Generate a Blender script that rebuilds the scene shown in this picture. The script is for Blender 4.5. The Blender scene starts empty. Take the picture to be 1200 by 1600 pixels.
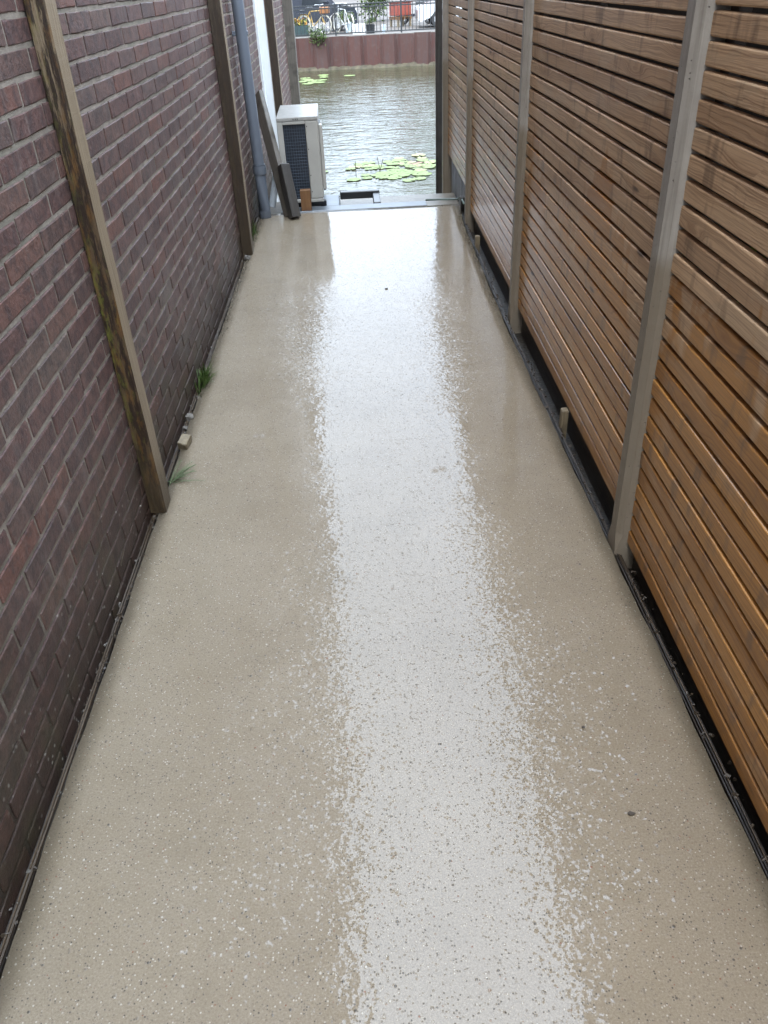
import bpy, bmesh, math, random
from mathutils import Vector, Matrix, Euler
random.seed(7)
SC = bpy.context.scene
COL = SC.collection
rad = math.radians

# ------------------------------------------------------------------ camera
CAM_H = 1.6
ROT = Matrix(((0.99818, 0.05876, -0.01363), (-0.04427, 0.56003, -0.82729), (-0.04098, 0.82639, 0.56161)))
FPX = 1233.48
cd = bpy.data.cameras.new('camera')
cam = bpy.data.objects.new('camera', cd); COL.objects.link(cam)
cd.sensor_fit = 'VERTICAL'; cd.sensor_height = 32.0; cd.lens = FPX / 1600.0 * 32.0
cd.clip_start = 0.05; cd.clip_end = 1500
cam.matrix_world = Matrix.Translation((0, 0, CAM_H)) @ ROT.to_4x4()
SC.camera = cam

# ------------------------------------------------------------------ sky and sun (overcast, rain)
W = bpy.data.worlds.new('World'); SC.world = W; W.use_nodes = True
wn = W.node_tree.nodes; wl = W.node_tree.links; wn.clear()
sky = wn.new('ShaderNodeTexSky'); sky.sky_type = 'NISHITA'; sky.sun_disc = False
sky.sun_elevation = rad(55); sky.sun_rotation = rad(200)
sky.air_density = 1.0; sky.dust_density = 4.0; sky.ozone_density = 1.0
hs = wn.new('ShaderNodeHueSaturation'); hs.inputs['Saturation'].default_value = 0.25
cl = wn.new('ShaderNodeMix'); cl.data_type = 'RGBA'; cl.inputs[0].default_value = 0.8
# even cloud layer over the clear sky, brighter overhead as under any overcast: (1 + 2 sin(elevation)) / 3
tcw = wn.new('ShaderNodeTexCoord'); sx = wn.new('ShaderNodeSeparateXYZ'); wl.new(tcw.outputs['Generated'], sx.inputs[0])
mr = wn.new('ShaderNodeMapRange'); wl.new(sx.outputs[2], mr.inputs[0])
mr.inputs[1].default_value = 0.0; mr.inputs[2].default_value = 1.0; mr.inputs[3].default_value = 0.44; mr.inputs[4].default_value = 1.5
cm = wn.new('ShaderNodeVectorMath'); cm.operation = 'SCALE'; cm.inputs[0].default_value = (7.8, 9.35, 11.4); wl.new(mr.outputs[0], cm.inputs['Scale'])
wl.new(cm.outputs[0], cl.inputs[7])
bg = wn.new('ShaderNodeBackground'); bg.inputs['Strength'].default_value = 0.10
wo = wn.new('ShaderNodeOutputWorld')
wl.new(sky.outputs[0], hs.inputs['Color']); wl.new(hs.outputs[0], cl.inputs[6])
wl.new(cl.outputs[2], bg.inputs['Color']); wl.new(bg.outputs[0], wo.inputs['Surface'])
sd = bpy.data.lights.new('sun', 'SUN'); sd.energy = 0.6; sd.angle = rad(40); sd.color = (1.0, 0.97, 0.92)
sun = bpy.data.objects.new('sun', sd); COL.objects.link(sun)
_d = Vector((math.sin(rad(200)) * math.cos(rad(55)), math.cos(rad(200)) * math.cos(rad(55)), math.sin(rad(55))))
sun.rotation_euler = _d.to_track_quat('Z', 'Y').to_euler(); sun.location = (0, 0, 12)

SC.view_settings.view_transform = 'Standard'; SC.view_settings.look = 'None'
SC.view_settings.exposure = 2.6; SC.view_settings.gamma = 1.0
SC.render.engine = 'CYCLES'
SC.cycles.use_denoising = True
SC.cycles.max_bounces = 8; SC.cycles.diffuse_bounces = 4; SC.cycles.glossy_bounces = 4
SC.cycles.sample_clamp_indirect = 6.0

# ------------------------------------------------------------------ object helpers
def tag(o, label=None, cat=None, group=None, kind=None):
    if label: o['label'] = label
    if cat: o['category'] = cat
    if group: o['group'] = group
    if kind: o['kind'] = kind
    return o

def empty(name, loc=(0, 0, 0), rz=0.0):
    o = bpy.data.objects.new(name, None); COL.objects.link(o)
    o.location = loc; o.rotation_euler = (0, 0, rz); o.empty_display_size = 0.1
    return o

class MB:
    """collects shapes in one bmesh, then links them as one mesh object"""
    def __init__(s): s.bm = bmesh.new()
    def box(s, x0, x1, y0, y1, z0, z1, bev=0.0, seg=1, M=None, jit=0.0):
        t = bmesh.new()
        bmesh.ops.create_cube(t, size=1.0)
        for v in t.verts:
            v.co = Vector(((x0 + x1) / 2 + v.co.x * (x1 - x0), (y0 + y1) / 2 + v.co.y * (y1 - y0), (z0 + z1) / 2 + v.co.z * (z1 - z0)))
        if bev > 0:
            bmesh.ops.bevel(t, geom=t.edges[:], offset=bev, segments=seg, affect='EDGES', profile=0.5)
        if jit:
            for v in t.verts: v.co += Vector((random.uniform(-jit, jit), random.uniform(-jit, jit), random.uniform(-jit, jit)))
        if M: t.transform(M)
        s._merge(t); return s
    def _merge(s, t):
        me = bpy.data.meshes.new('tmp'); t.to_mesh(me); t.free(); s.bm.from_mesh(me); bpy.data.meshes.remove(me)
    def tube(s, pts, r, n=8, caps=True):
        pts = [Vector(p) for p in pts]; rs = r if isinstance(r, (list, tuple)) else [r] * len(pts)
        rings = []
        up = Vector((0, 0, 1))
        for i, p in enumerate(pts):
            d = (pts[min(i + 1, len(pts) - 1)] - pts[max(i - 1, 0)]).normalized()
            a = d.cross(up)
            if a.length < 1e-3: a = d.cross(Vector((0, 1, 0)))
            a.normalize(); b = d.cross(a)
            rings.append([s.bm.verts.new(p + (a * math.cos(k * 2 * math.pi / n) + b * math.sin(k * 2 * math.pi / n)) * rs[i]) for k in range(n)])
        for i in range(len(rings) - 1):
            for k in range(n):
                s.bm.faces.new((rings[i][k], rings[i][(k + 1) % n], rings[i + 1][(k + 1) % n], rings[i + 1][k]))
        if caps:
            s.bm.faces.new(rings[0][::-1]); s.bm.faces.new(rings[-1])
        return s
    def torus(s, c, R, r, axis='Y', n=24, m=6, a0=0, a1=2 * math.pi):
        c = Vector(c); full = abs(a1 - a0 - 2 * math.pi) < 1e-4
        N = n if full else n + 1
        rings = []
        for i in range(N):
            a = a0 + (a1 - a0) * i / n
            ring = []
            for k in range(m):
                b = 2 * math.pi * k / m
                q = R + r * math.cos(b); h = r * math.sin(b)
                v = {'Y': Vector((q * math.cos(a), h, q * math.sin(a))), 'Z': Vector((q * math.cos(a), q * math.sin(a), h)), 'X': Vector((h, q * math.cos(a), q * math.sin(a)))}[axis]
                ring.append(s.bm.verts.new(c + v))
            rings.append(ring)
        for i in range(n if full else n):
            j = (i + 1) % N
            for k in range(m):
                s.bm.faces.new((rings[i][k], rings[i][(k + 1) % m], rings[j][(k + 1) % m], rings[j][k]))
        return s
    def prism(s, poly, h0, h1, axis='Z', M=None):
        def P(a, b, c):
            v = {'Z': Vector((a, b, c)), 'Y': Vector((a, c, b)), 'X': Vector((c, a, b))}[axis]
            return M @ v if M else v
        lo = [s.bm.verts.new(P(a, b, h0)) for a, b in poly]; hi = [s.bm.verts.new(P(a, b, h1)) for a, b in poly]
        n = len(poly)
        s.bm.faces.new(lo[::-1]); s.bm.faces.new(hi)
        for i in range(n): s.bm.faces.new((lo[i], lo[(i + 1) % n], hi[(i + 1) % n], hi[i]))
        return s
    def quad(s, a, b, c, d):
        s.bm.faces.new([s.bm.verts.new(Vector(p)) for p in (a, b, c, d)]); return s
    def tri(s, a, b, c):
        s.bm.faces.new([s.bm.verts.new(Vector(p)) for p in (a, b, c)]); return s
    def leaf(s, p, size, rnd=random, tilt=None, asp=0.55):
        d = Vector((rnd.gauss(0, 1), rnd.gauss(0, 1), rnd.gauss(0, 0.6)))
        d.normalize(); n = Vector((rnd.gauss(0, .6), rnd.gauss(0, .6), 1.0)).normalized()
        a = d.cross(n)
        if a.length < 1e-3: return
        a.normalize(); p = Vector(p)
        v = [s.bm.verts.new(q) for q in (p, p + d * size * .5 + a * size * asp * .5, p + d * size, p + d * size * .5 - a * size * asp * .5)]
        s.bm.faces.new(v)
    def mesh(s, name, mat, smooth=False):
        bmesh.ops.recalc_face_normals(s.bm, faces=s.bm.faces[:])
        me = bpy.data.meshes.new(name); s.bm.to_mesh(me); s.bm.free()
        if mat: me.materials.append(mat)
        if smooth:
            me.polygons.foreach_set('use_smooth', [True] * len(me.polygons))
        return me
    def build(s, name, mat, parent=None, smooth=False, loc=None):
        return link(name, s.mesh(name, mat, smooth), parent, loc)

def link(name, me, parent=None, loc=None, rot=None):
    o = bpy.data.objects.new(name, me); COL.objects.link(o)
    if parent: o.parent = parent
    if loc: o.location = loc
    if rot: o.rotation_euler = rot
    return o

def auto_smooth(o, ang=35):
    me = o.data
    me.polygons.foreach_set('use_smooth', [True] * len(me.polygons))
    bm = bmesh.new(); bm.from_mesh(me)
    for e in bm.edges:
        if len(e.link_faces) == 2 and e.calc_face_angle(0) > rad(ang): e.smooth = False
    bm.to_mesh(me); bm.free(); return o

# ------------------------------------------------------------------ material helpers
class Mat:
    def __init__(s, name):
        s.m = bpy.data.materials.new(name); s.m.use_nodes = True
        s.n = s.m.node_tree.nodes; s.l = s.m.node_tree.links
        s.p = s.n['Principled BSDF']; s._pos = None
    def node(s, typ, **kw):
        nd = s.n.new(typ)
        for k, v in kw.items(): setattr(nd, k, v)
        return nd
    def set(s, sock, v):
        if isinstance(v, bpy.types.NodeSocket): s.l.new(v, sock)
        elif v is not None:
            if sock.type == 'RGBA' and len(v) == 3: v = (*v, 1)
            sock.default_value = v
    def pos(s):
        if not s._pos: s._pos = s.node('ShaderNodeNewGeometry').outputs['Position']
        return s._pos
    def xyz(s, v=None):
        nd = s.node('ShaderNodeSeparateXYZ'); s.set(nd.inputs[0], v or s.pos()); return nd.outputs
    def comb(s, x, y, z):
        nd = s.node('ShaderNodeCombineXYZ')
        for i, v in enumerate((x, y, z)): s.set(nd.inputs[i], v)
        return nd.outputs[0]
    def math(s, op, a, b=None, c=None, clamp=False):
        nd = s.node('ShaderNodeMath', operation=op, use_clamp=clamp)
        for i, v in enumerate((a, b, c)):
            if v is not None: s.set(nd.inputs[i], v)
        return nd.outputs[0]
    def vmul(s, v, k):
        nd = s.node('ShaderNodeVectorMath', operation='MULTIPLY'); s.set(nd.inputs[0], v); s.set(nd.inputs[1], k); return nd.outputs[0]
    def vadd(s, v, k):
        nd = s.node('ShaderNodeVectorMath', operation='ADD'); s.set(nd.inputs[0], v); s.set(nd.inputs[1], k); return nd.outputs[0]
    def noise(s, v=None, scale=5.0, detail=3.0, rough=0.55, dist=0.0, out=0):
        nd = s.node('ShaderNodeTexNoise'); s.set(nd.inputs['Vector'], v or s.pos())
        nd.inputs['Scale'].default_value = scale; nd.inputs['Detail'].default_value = detail
        nd.inputs['Roughness'].default_value = rough; nd.inputs['Distortion'].default_value = dist
        return nd.outputs[out]
    def voro(s, v=None, scale=5.0, feature='F1', rnd=1.0):
        nd = s.node('ShaderNodeTexVoronoi', feature=feature); s.set(nd.inputs['Vector'], v or s.pos())
        nd.inputs['Scale'].default_value = scale; nd.inputs['Randomness'].default_value = rnd
        return nd.outputs
    def white(s, v):
        nd = s.node('ShaderNodeTexWhiteNoise', noise_dimensions='3D'); s.set(nd.inputs[0], v); return nd.outputs
    def ramp(s, f, stops, interp='LINEAR'):
        nd = s.node('ShaderNodeValToRGB'); cr = nd.color_ramp; cr.interpolation = interp
        while len(cr.elements) < len(stops): cr.elements.new(0.5)
        for e, (p, c) in zip(cr.elements, stops):
            e.position = p; e.color = (c, c, c, 1) if isinstance(c, (int, float)) else (*c, 1)
        s.set(nd.inputs[0], f); return nd.outputs[0]
    def step(s, f, a, b):
        nd = s.node('ShaderNodeMapRange', interpolation_type='SMOOTHSTEP'); s.set(nd.inputs[0], f)
        nd.inputs[1].default_value = a; nd.inputs[2].default_value = b; return nd.outputs[0]
    def mix(s, f, a, b, blend='MIX'):
        nd = s.node('ShaderNodeMix', data_type='RGBA', blend_type=blend)
        s.set(nd.inputs[0], f); s.set(nd.inputs[6], a); s.set(nd.inputs[7], b); return nd.outputs[2]
    def bump(s, h, dist=0.001, strength=1.0, normal=None):
        nd = s.node('ShaderNodeBump'); s.set(nd.inputs['Height'], h); s.set(nd.inputs['Strength'], strength)
        s.set(nd.inputs['Distance'], dist)
        if normal: s.set(nd.inputs['Normal'], normal)
        return nd.outputs[0]
    def orand(s): return s.node('ShaderNodeObjectInfo').outputs['Random']
    def out(s, color=None, rough=None, metal=None, coat=None, coat_rough=None, normal=None, coat_normal=None, spec=None, ior=None, coat_ior=None, trans=None, alpha=None, emit=None, emit_s=None, subs=None):
        for k, v in (('Base Color', color), ('Roughness', rough), ('Metallic', metal), ('Coat Weight', coat), ('Coat Roughness', coat_rough), ('Normal', normal), ('Coat Normal', coat_normal), ('Specular IOR Level', spec), ('IOR', ior), ('Coat IOR', coat_ior), ('Transmission Weight', trans), ('Alpha', alpha), ('Emission Color', emit), ('Emission Strength', emit_s)):
            if v is not None: s.set(s.p.inputs[k], v)
        return s.m

def plain(name, c, rough=0.5, metal=0.0, var=0.15, scale=8.0, coat=0.0, bump=0.0, bscale=60.0):
    m = Mat(name); n = m.noise(scale=scale, detail=4)
    lo = tuple(x * (1 - var) for x in c); hi = tuple(min(1, x * (1 + var)) for x in c)
    col = m.mix(m.ramp(n, [(0.3, 0.0), (0.7, 1.0)]), lo, hi)
    nrm = m.bump(m.noise(scale=bscale, detail=3), bump) if bump else None
    return m.out(color=col, rough=rough, metal=metal, coat=coat or None, coat_rough=0.08 if coat else None, normal=nrm)

# ------------------------------------------------------------------ wet concrete
def mat_concrete():
    m = Mat('wet_concrete'); p = m.pos(); x, y, z = m.xyz()
    flat = m.comb(x, y, 0.0)
    big = m.noise(flat, 1.3, 4, 0.6); mid = m.noise(flat, 9.0, 4, 0.6); fine = m.noise(flat, 210.0, 4, 0.8)
    c = m.mix(m.ramp(big, [(0.35, 0.0), (0.68, 1.0)]), (0.196, 0.153, 0.102), (0.243, 0.195, 0.136))
    c = m.mix(m.ramp(mid, [(0.3, 0.0), (0.7, 0.35)]), c, (0.230, 0.188, 0.138))
    c = m.mix(m.ramp(fine, [(0.30, 0.85), (0.47, 0.0), (0.75, 0.0)]), c, (0.105, 0.082, 0.056))
    c = m.mix(m.ramp(fine, [(0.53, 0.0), (0.72, 0.6)]), c, (0.37, 0.32, 0.24))
    # silt and a little algae drawn along the edges, faint worn patches
    eds = m.step(m.math('ADD', m.math('ABSOLUTE', x), m.math('MULTIPLY', m.math('SUBTRACT', m.noise(flat, 7.0, 5, 0.65), 0.5), 0.16)), 0.70, 0.80)
    c = m.mix(m.math('MULTIPLY', eds, 0.35), c, (0.12, 0.094, 0.060))
    c = m.mix(m.ramp(m.noise(flat, 3.4, 6, 0.7), [(0.52, 0.0), (0.68, 0.30)]), c, (0.15, 0.118, 0.076))
    # aggregate: small and larger stones, dark, white and a few red
    hsum = None
    for sc_, dk, wt, r0, r1 in ((200.0, 0.17, 0.075, 0.24, 0.46), (90.0, 0.060, 0.010, 0.14, 0.34), (38.0, 0.012, 0.002, 0.08, 0.19)):
        v = m.voro(flat, sc_)
        spot = m.math('SUBTRACT', 1.0, m.step(v['Distance'], r0, r1))
        cr = m.node('ShaderNodeSeparateColor'); m.set(cr.inputs[0], v['Color'])
        dark = m.math('MULTIPLY', spot, m.math('LESS_THAN', cr.outputs[0], dk))
        lite = m.math('MULTIPLY', spot, m.math('GREATER_THAN', cr.outputs[0], 1 - wt))
        dcol = m.mix(m.math('GREATER_THAN', cr.outputs[1], 0.93), (0.045, 0.038, 0.03), (0.17, 0.06, 0.03))
        c = m.mix(m.math('MULTIPLY', dark, m.math('ADD', 0.35, m.math('MULTIPLY', cr.outputs[2], 0.5))), c, dcol)
        c = m.mix(m.math('MULTIPLY', lite, 0.7), c, (0.44, 0.40, 0.33))
        both = m.math('ADD', dark, lite)
        hsum = both if hsum is None else m.math('ADD', hsum, both)
    # water film: where it lies thick the surface is a mirror, where it is thin the grain breaks through
    yn = m.math('DIVIDE', y, 7.0)
    along = m.ramp(yn, [(0.0, 0.15), (0.085, 0.22), (0.13, 0.62), (0.20, 0.66), (0.30, 0.45), (0.36, 0.16), (0.44, 0.2), (0.52, 0.6), (0.66, 0.72), (0.74, 0.3), (0.85, 0.22), (1.0, 0.35)])
    wob = m.noise(flat, 2.6, 3, 0.6)
    thin = m.math('ADD', along, m.math('MULTIPLY', m.math('SUBTRACT', wob, 0.5), 1.5))
    side = m.math('ABSOLUTE', m.math('SUBTRACT', x, 0.02))
    thin = m.math('ADD', thin, m.math('MULTIPLY', m.step(side, 0.10, 0.34), 0.30))
    thin = m.math('SUBTRACT', thin, 0.26)
    thin = m.math('MULTIPLY', thin, 1.0, clamp=True)
    # where the film is thin every grain tilts its own bit of water: small facets, most nearly level, a few steep
    def facets(scale, k):
        v = m.voro(m.vadd(flat, m.vmul(m.noise(flat, scale * 1.3, 2, 0.5, out=1), (0.004, 0.004, 0.0))), scale)
        q = m.node('ShaderNodeSeparateColor'); m.set(q.inputs[0], v['Color'])
        w = m.math('MULTIPLY', m.math('POWER', q.outputs[2], 2.9), k)
        return m.comb(m.math('MULTIPLY', m.math('SUBTRACT', q.outputs[0], 0.5), w), m.math('MULTIPLY', m.math('SUBTRACT', q.outputs[1], 0.5), w), 0.0)
    tilt = m.vadd(facets(150.0, 1.0), facets(300.0, 0.7))
    amp = m.math('ADD', 0.022, m.math('MULTIPLY', m.math('POWER', thin, 1.2), 0.44))
    sc3 = m.node('ShaderNodeVectorMath', operation='SCALE'); m.set(sc3.inputs[0], tilt); m.set(sc3.inputs['Scale'], amp)
    # rings of falling drops
    vr = m.voro(flat, 4.2); crr = m.node('ShaderNodeSeparateColor'); m.set(crr.inputs[0], vr['Color'])
    ring = m.math('SINE', m.math('MULTIPLY', vr['Distance'], 190.0))
    ring = m.math('MULTIPLY', ring, m.math('SUBTRACT', 1.0, m.step(vr['Distance'], 0.05, 0.17)))
    ring = m.math('MULTIPLY', ring, m.math('LESS_THAN', crr.outputs[0], 0.16))
    ring = m.math('MULTIPLY', ring, m.ramp(yn, [(0.3, 0.0), (0.36, 1.0), (0.5, 1.0), (0.56, 0.0)]))
    h = m.math('ADD', m.math('MULTIPLY', ring, 0.12), m.math('MULTIPLY', hsum, 0.25))
    nb = m.bump(h, 0.0030)
    jag = m.bump(m.noise(flat, 22.0, 2, 0.6), 0.0009, 1.0, nb)
    swell = m.bump(m.noise(flat, 2.4, 2, 0.5), 0.0030, 1.0, jag)
    vn = m.node('ShaderNodeVectorMath', operation='NORMALIZE'); m.set(vn.inputs[0], m.vadd(swell, sc3.outputs[0]))
    swell = vn.outputs[0]
    nd = m.bump(m.noise(flat, 300, 3, 0.7), 0.0006)
    return m.out(color=c, rough=0.75, spec=0.15, normal=nd, coat=1.0, coat_rough=0.012, coat_ior=1.47, coat_normal=swell)

# ------------------------------------------------------------------ brick
COURSE, PITCH, Z0 = 0.0663, 0.262, 0.030
def mat_brick(textured=False):
    m = Mat('upper_brick' if textured else 'brick'); x, y, z = m.xyz()
    row = m.math('FLOOR', m.math('DIVIDE', m.math('SUBTRACT', z, Z0), COURSE))
    par = m.math('FLOORED_MODULO', row, 2.0)
    off = m.math('ADD', m.math('MULTIPLY', par, -0.131), 0.166)
    cell = m.math('DIVIDE', m.math('SUBTRACT', y, off), PITCH)
    idc = m.math('FLOOR', cell)
    wn_ = m.white(m.comb(row, idc, 3.7)); cr = m.node('ShaderNodeSeparateColor'); m.set(cr.inputs[0], wn_['Color'])
    r1, r2, r3 = cr.outputs
    c = m.ramp(r1, [(0.0, (0.0702, 0.0427, 0.0369)), (0.25, (0.0929, 0.0475, 0.0402)), (0.5, (0.1066, 0.0582, 0.0488)), (0.72, (0.0885, 0.0571, 0.0477)), (0.88, (0.1269, 0.0546, 0.0390)), (1.0, (0.0998, 0.0713, 0.0575))])
    loc = m.vadd(m.pos(), m.comb(0.0, m.math('MULTIPLY', r2, 30.0), m.math('MULTIPLY', r3, 30.0)))
    blot = m.noise(loc, 22.0, 6, 0.72)
    c = m.mix(m.ramp(blot, [(0.38, 0.75), (0.56, 0.0)]), c, (0.040, 0.029, 0.029))
    c = m.mix(m.ramp(blot, [(0.5, 0.0), (0.72, 0.55)]), c, (0.13, 0.072, 0.060))
    grit = m.noise(scale=150.0, detail=4, rough=0.75)
    c = m.mix(m.ramp(grit, [(0.5, 0.0), (0.78, 0.35)]), c, (0.18, 0.14, 0.125))
    # pale lime bloom in runs
    run = m.noise(m.comb(x, m.math('MULTIPLY', y, 26.0), m.math('MULTIPLY', z, 5.0)), 1.0, 4, 0.65)
    patch = m.noise(scale=1.6, detail=3)
    bl = m.math('MULTIPLY', m.ramp(run, [(0.52, 0.0), (0.75, 0.45)]), m.ramp(patch, [(0.45, 0.0), (0.62, 1.0)]))
    c = m.mix(bl, c, (0.21, 0.175, 0.155))
    c = damp(m, c, z)
    if textured:
        fz = m.math('FRACT', m.math('DIVIDE', m.math('SUBTRACT', z, Z0), COURSE))
        fy = m.math('FRACT', cell)
        jo = m.math('MAXIMUM', m.math('LESS_THAN', fz, 0.18), m.math('LESS_THAN', fy, 0.045))
        c = m.mix(jo, c, (0.2, 0.17, 0.14))
    hb = m.math('ADD', m.noise(scale=70.0, detail=4, rough=0.6), m.math('MULTIPLY', grit, 0.35))
    wet = m.ramp(m.noise(scale=2.2, detail=3), [(0.35, 0.42), (0.65, 0.62)])
    return m.out(color=c, rough=wet, spec=0.2, normal=m.bump(hb, 0.0035))

def damp(m, c, z, mortar=False):
    """algae and soil splashed up the foot of the wall, ragged upper edge"""
    nz = m.noise(scale=3.0, detail=5, rough=0.65)
    hgt = m.math('ADD', z, m.math('MULTIPLY', m.math('SUBTRACT', nz, 0.5), 0.55))
    k = m.math('SUBTRACT', 1.0, m.step(hgt, -0.04, 0.50))
    c = m.mix(m.math('MULTIPLY', k, 0.94 if mortar else 0.82), c, (0.026, 0.016, 0.010))
    g = m.math('MULTIPLY', m.math('SUBTRACT', 1.0, m.step(hgt, 0.05, 0.75)), m.ramp(m.noise(scale=6.0, detail=4), [(0.48, 0.0), (0.7, 0.55)]))
    c = m.mix(g, c, (0.040, 0.038, 0.016))
    v = m.voro(None, 55.0); cr = m.node('ShaderNodeSeparateColor'); m.set(cr.inputs[0], v['Color'])
    sp = m.math('MULTIPLY', m.math('SUBTRACT', 1.0, m.step(v['Distance'], 0.15, 0.32)), m.math('LESS_THAN', cr.outputs[0], 0.10))
    sp = m.math('MULTIPLY', sp, m.math('SUBTRACT', 1.0, m.step(z, 0.1, 0.45)))
    sp = m.math('MULTIPLY', sp, m.ramp(m.noise(scale=2.5, detail=2), [(0.42, 0.0), (0.6, 1.0)]))
    return m.mix(sp, c, (0.25, 0.23, 0.19))

def mat_mortar():
    m = Mat('mortar'); x, y, z = m.xyz()
    n = m.noise(scale=14.0, detail=5, rough=0.65)
    c = m.mix(m.ramp(n, [(0.3, 0.0), (0.7, 1.0)]), (0.165, 0.136, 0.108), (0.31, 0.26, 0.208))
    c = m.mix(m.ramp(m.noise(scale=180, detail=3), [(0.5, 0.0), (0.8, 0.5)]), c, (0.13, 0.11, 0.10))
    c = m.mix(m.ramp(m.noise(scale=2.0, detail=4), [(0.48, 0.0), (0.7, 0.55)]), c, (0.12, 0.12, 0.085))
    c = damp(m, c, z, True)
    return m.out(color=c, rough=0.85, spec=0.2, normal=m.bump(m.noise(scale=120, detail=4, rough=0.7), 0.004))

# ------------------------------------------------------------------ wood
def mat_slat():
    m = Mat('larch_slat'); x, y, z = m.xyz(); r = m.orand()
    off = m.math('MULTIPLY', r, 57.0)
    # knots push the grain aside
    kv = m.comb(m.math('ADD', off, 0.0), m.math('MULTIPLY', m.math('ADD', y, off), 2.6), m.math('MULTIPLY', z, 13.0))
    vk = m.voro(kv, 1.0)
    cr = m.node('ShaderNodeSeparateColor'); m.set(cr.inputs[0], vk['Color'])
    has = m.math('LESS_THAN', cr.outputs[0], 0.5)
    kn = m.math('MULTIPLY', m.math('SUBTRACT', 1.0, m.step(vk['Distance'], 0.04, 0.13)), has)
    halo = m.math('MULTIPLY', m.math('SUBTRACT', 1.0, m.step(vk['Distance'], 0.05, 0.5)), has)
    warp = m.math('ADD', m.math('MULTIPLY', m.noise(m.comb(off, m.math('MULTIPLY', y, 2.2), m.math('MULTIPLY', z, 9.0)), 1.0, 3), 0.05), m.math('MULTIPLY', halo, 0.03))
    gv = m.comb(off, m.math('MULTIPLY', y, 1.4), m.math('MULTIPLY', m.math('ADD', z, warp), 270.0))
    grain = m.noise(gv, 1.0, 3, 0.6)
    fib = m.noise(m.comb(off, m.math('MULTIPLY', y, 9.0), m.math('MULTIPLY', z, 420.0)), 1.0, 2, 0.6)
    dry = m.mix(r, (0.405, 0.252, 0.140), (0.54, 0.358, 0.210))
    wetc = m.mix(r, (0.33, 0.142, 0.032), (0.47, 0.222, 0.058))
    # rain soaks the foot of the boards most; the line is ragged and runs down in drips
    wv = m.comb(x, m.math('MULTIPLY', y, 2.4), m.math('MULTIPLY', z, 1.2))
    wl_ = m.math('ADD', z, m.math('MULTIPLY', m.math('SUBTRACT', m.noise(wv, 1.0, 4, 0.6), 0.5), 2.0))
    wl_ = m.math('ADD', wl_, m.math('MULTIPLY', m.math('SUBTRACT', m.noise(m.comb(x, m.math('MULTIPLY', y, 14.0), m.math('MULTIPLY', z, 2.0)), 1.0, 2), 0.5), 0.35))
    wl_ = m.math('ADD', wl_, m.math('MULTIPLY', m.math('SUBTRACT', r, 0.5), 0.12))
    wl_ = m.math('ADD', wl_, m.math('MULTIPLY', m.step(y, 2.4, 6.0), 0.22))
    wet = m.math('SUBTRACT', 1.0, m.step(wl_, 0.80, 0.90))
    c = m.mix(wet, dry, wetc)
    silver = m.ramp(m.noise(m.comb(off, m.math('MULTIPLY', y, 3.0), m.math('MULTIPLY', z, 8.0)), 1.0, 4, 0.6), [(0.56, 0.0), (0.60, 0.55)])
    c = m.mix(m.math('MULTIPLY', silver, m.math('SUBTRACT', 1.0, m.math('MULTIPLY', wet, 0.55))), c, (0.45, 0.32, 0.20))
    c = m.mix(m.ramp(grain, [(0.47, 0.0), (0.63, 0.6)]), c, m.mix(wet, (0.18, 0.095, 0.048), (0.17, 0.066, 0.014)))
    c = m.mix(m.ramp(fib, [(0.38, 0.25), (0.52, 0.0)]), c, m.mix(wet, (0.15, 0.1, 0.07), (0.12, 0.06, 0.022)))
    stain = m.noise(m.comb(off, m.math('MULTIPLY', y, 11.0), m.math('MULTIPLY', z, 3.0)), 1.0, 3, 0.65)
    c = m.mix(m.ramp(stain, [(0.56, 0.0), (0.68, 0.6)]), c, (0.11, 0.068, 0.042))
    c = m.mix(m.math('MULTIPLY', halo, 0.35), c, (0.19, 0.085, 0.03))
    c = m.mix(m.math('MULTIPLY', kn, 0.9), c, (0.045, 0.022, 0.011))
    h = m.math('ADD', m.math('MULTIPLY', grain, 0.7), m.math('MULTIPLY', fib, 0.5))
    gl = m.mix(wet, (0.55, 0.55, 0.55), (0.45, 0.45, 0.45))
    return m.out(color=c, rough=m.math('ADD', gl, m.math('MULTIPLY', fib, 0.1)), spec=0.25, normal=m.bump(h, 0.0012), coat=m.math('ADD', 0.25, m.math('MULTIPLY', wet, 0.35)), coat_rough=0.16, coat_ior=1.4)

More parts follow.
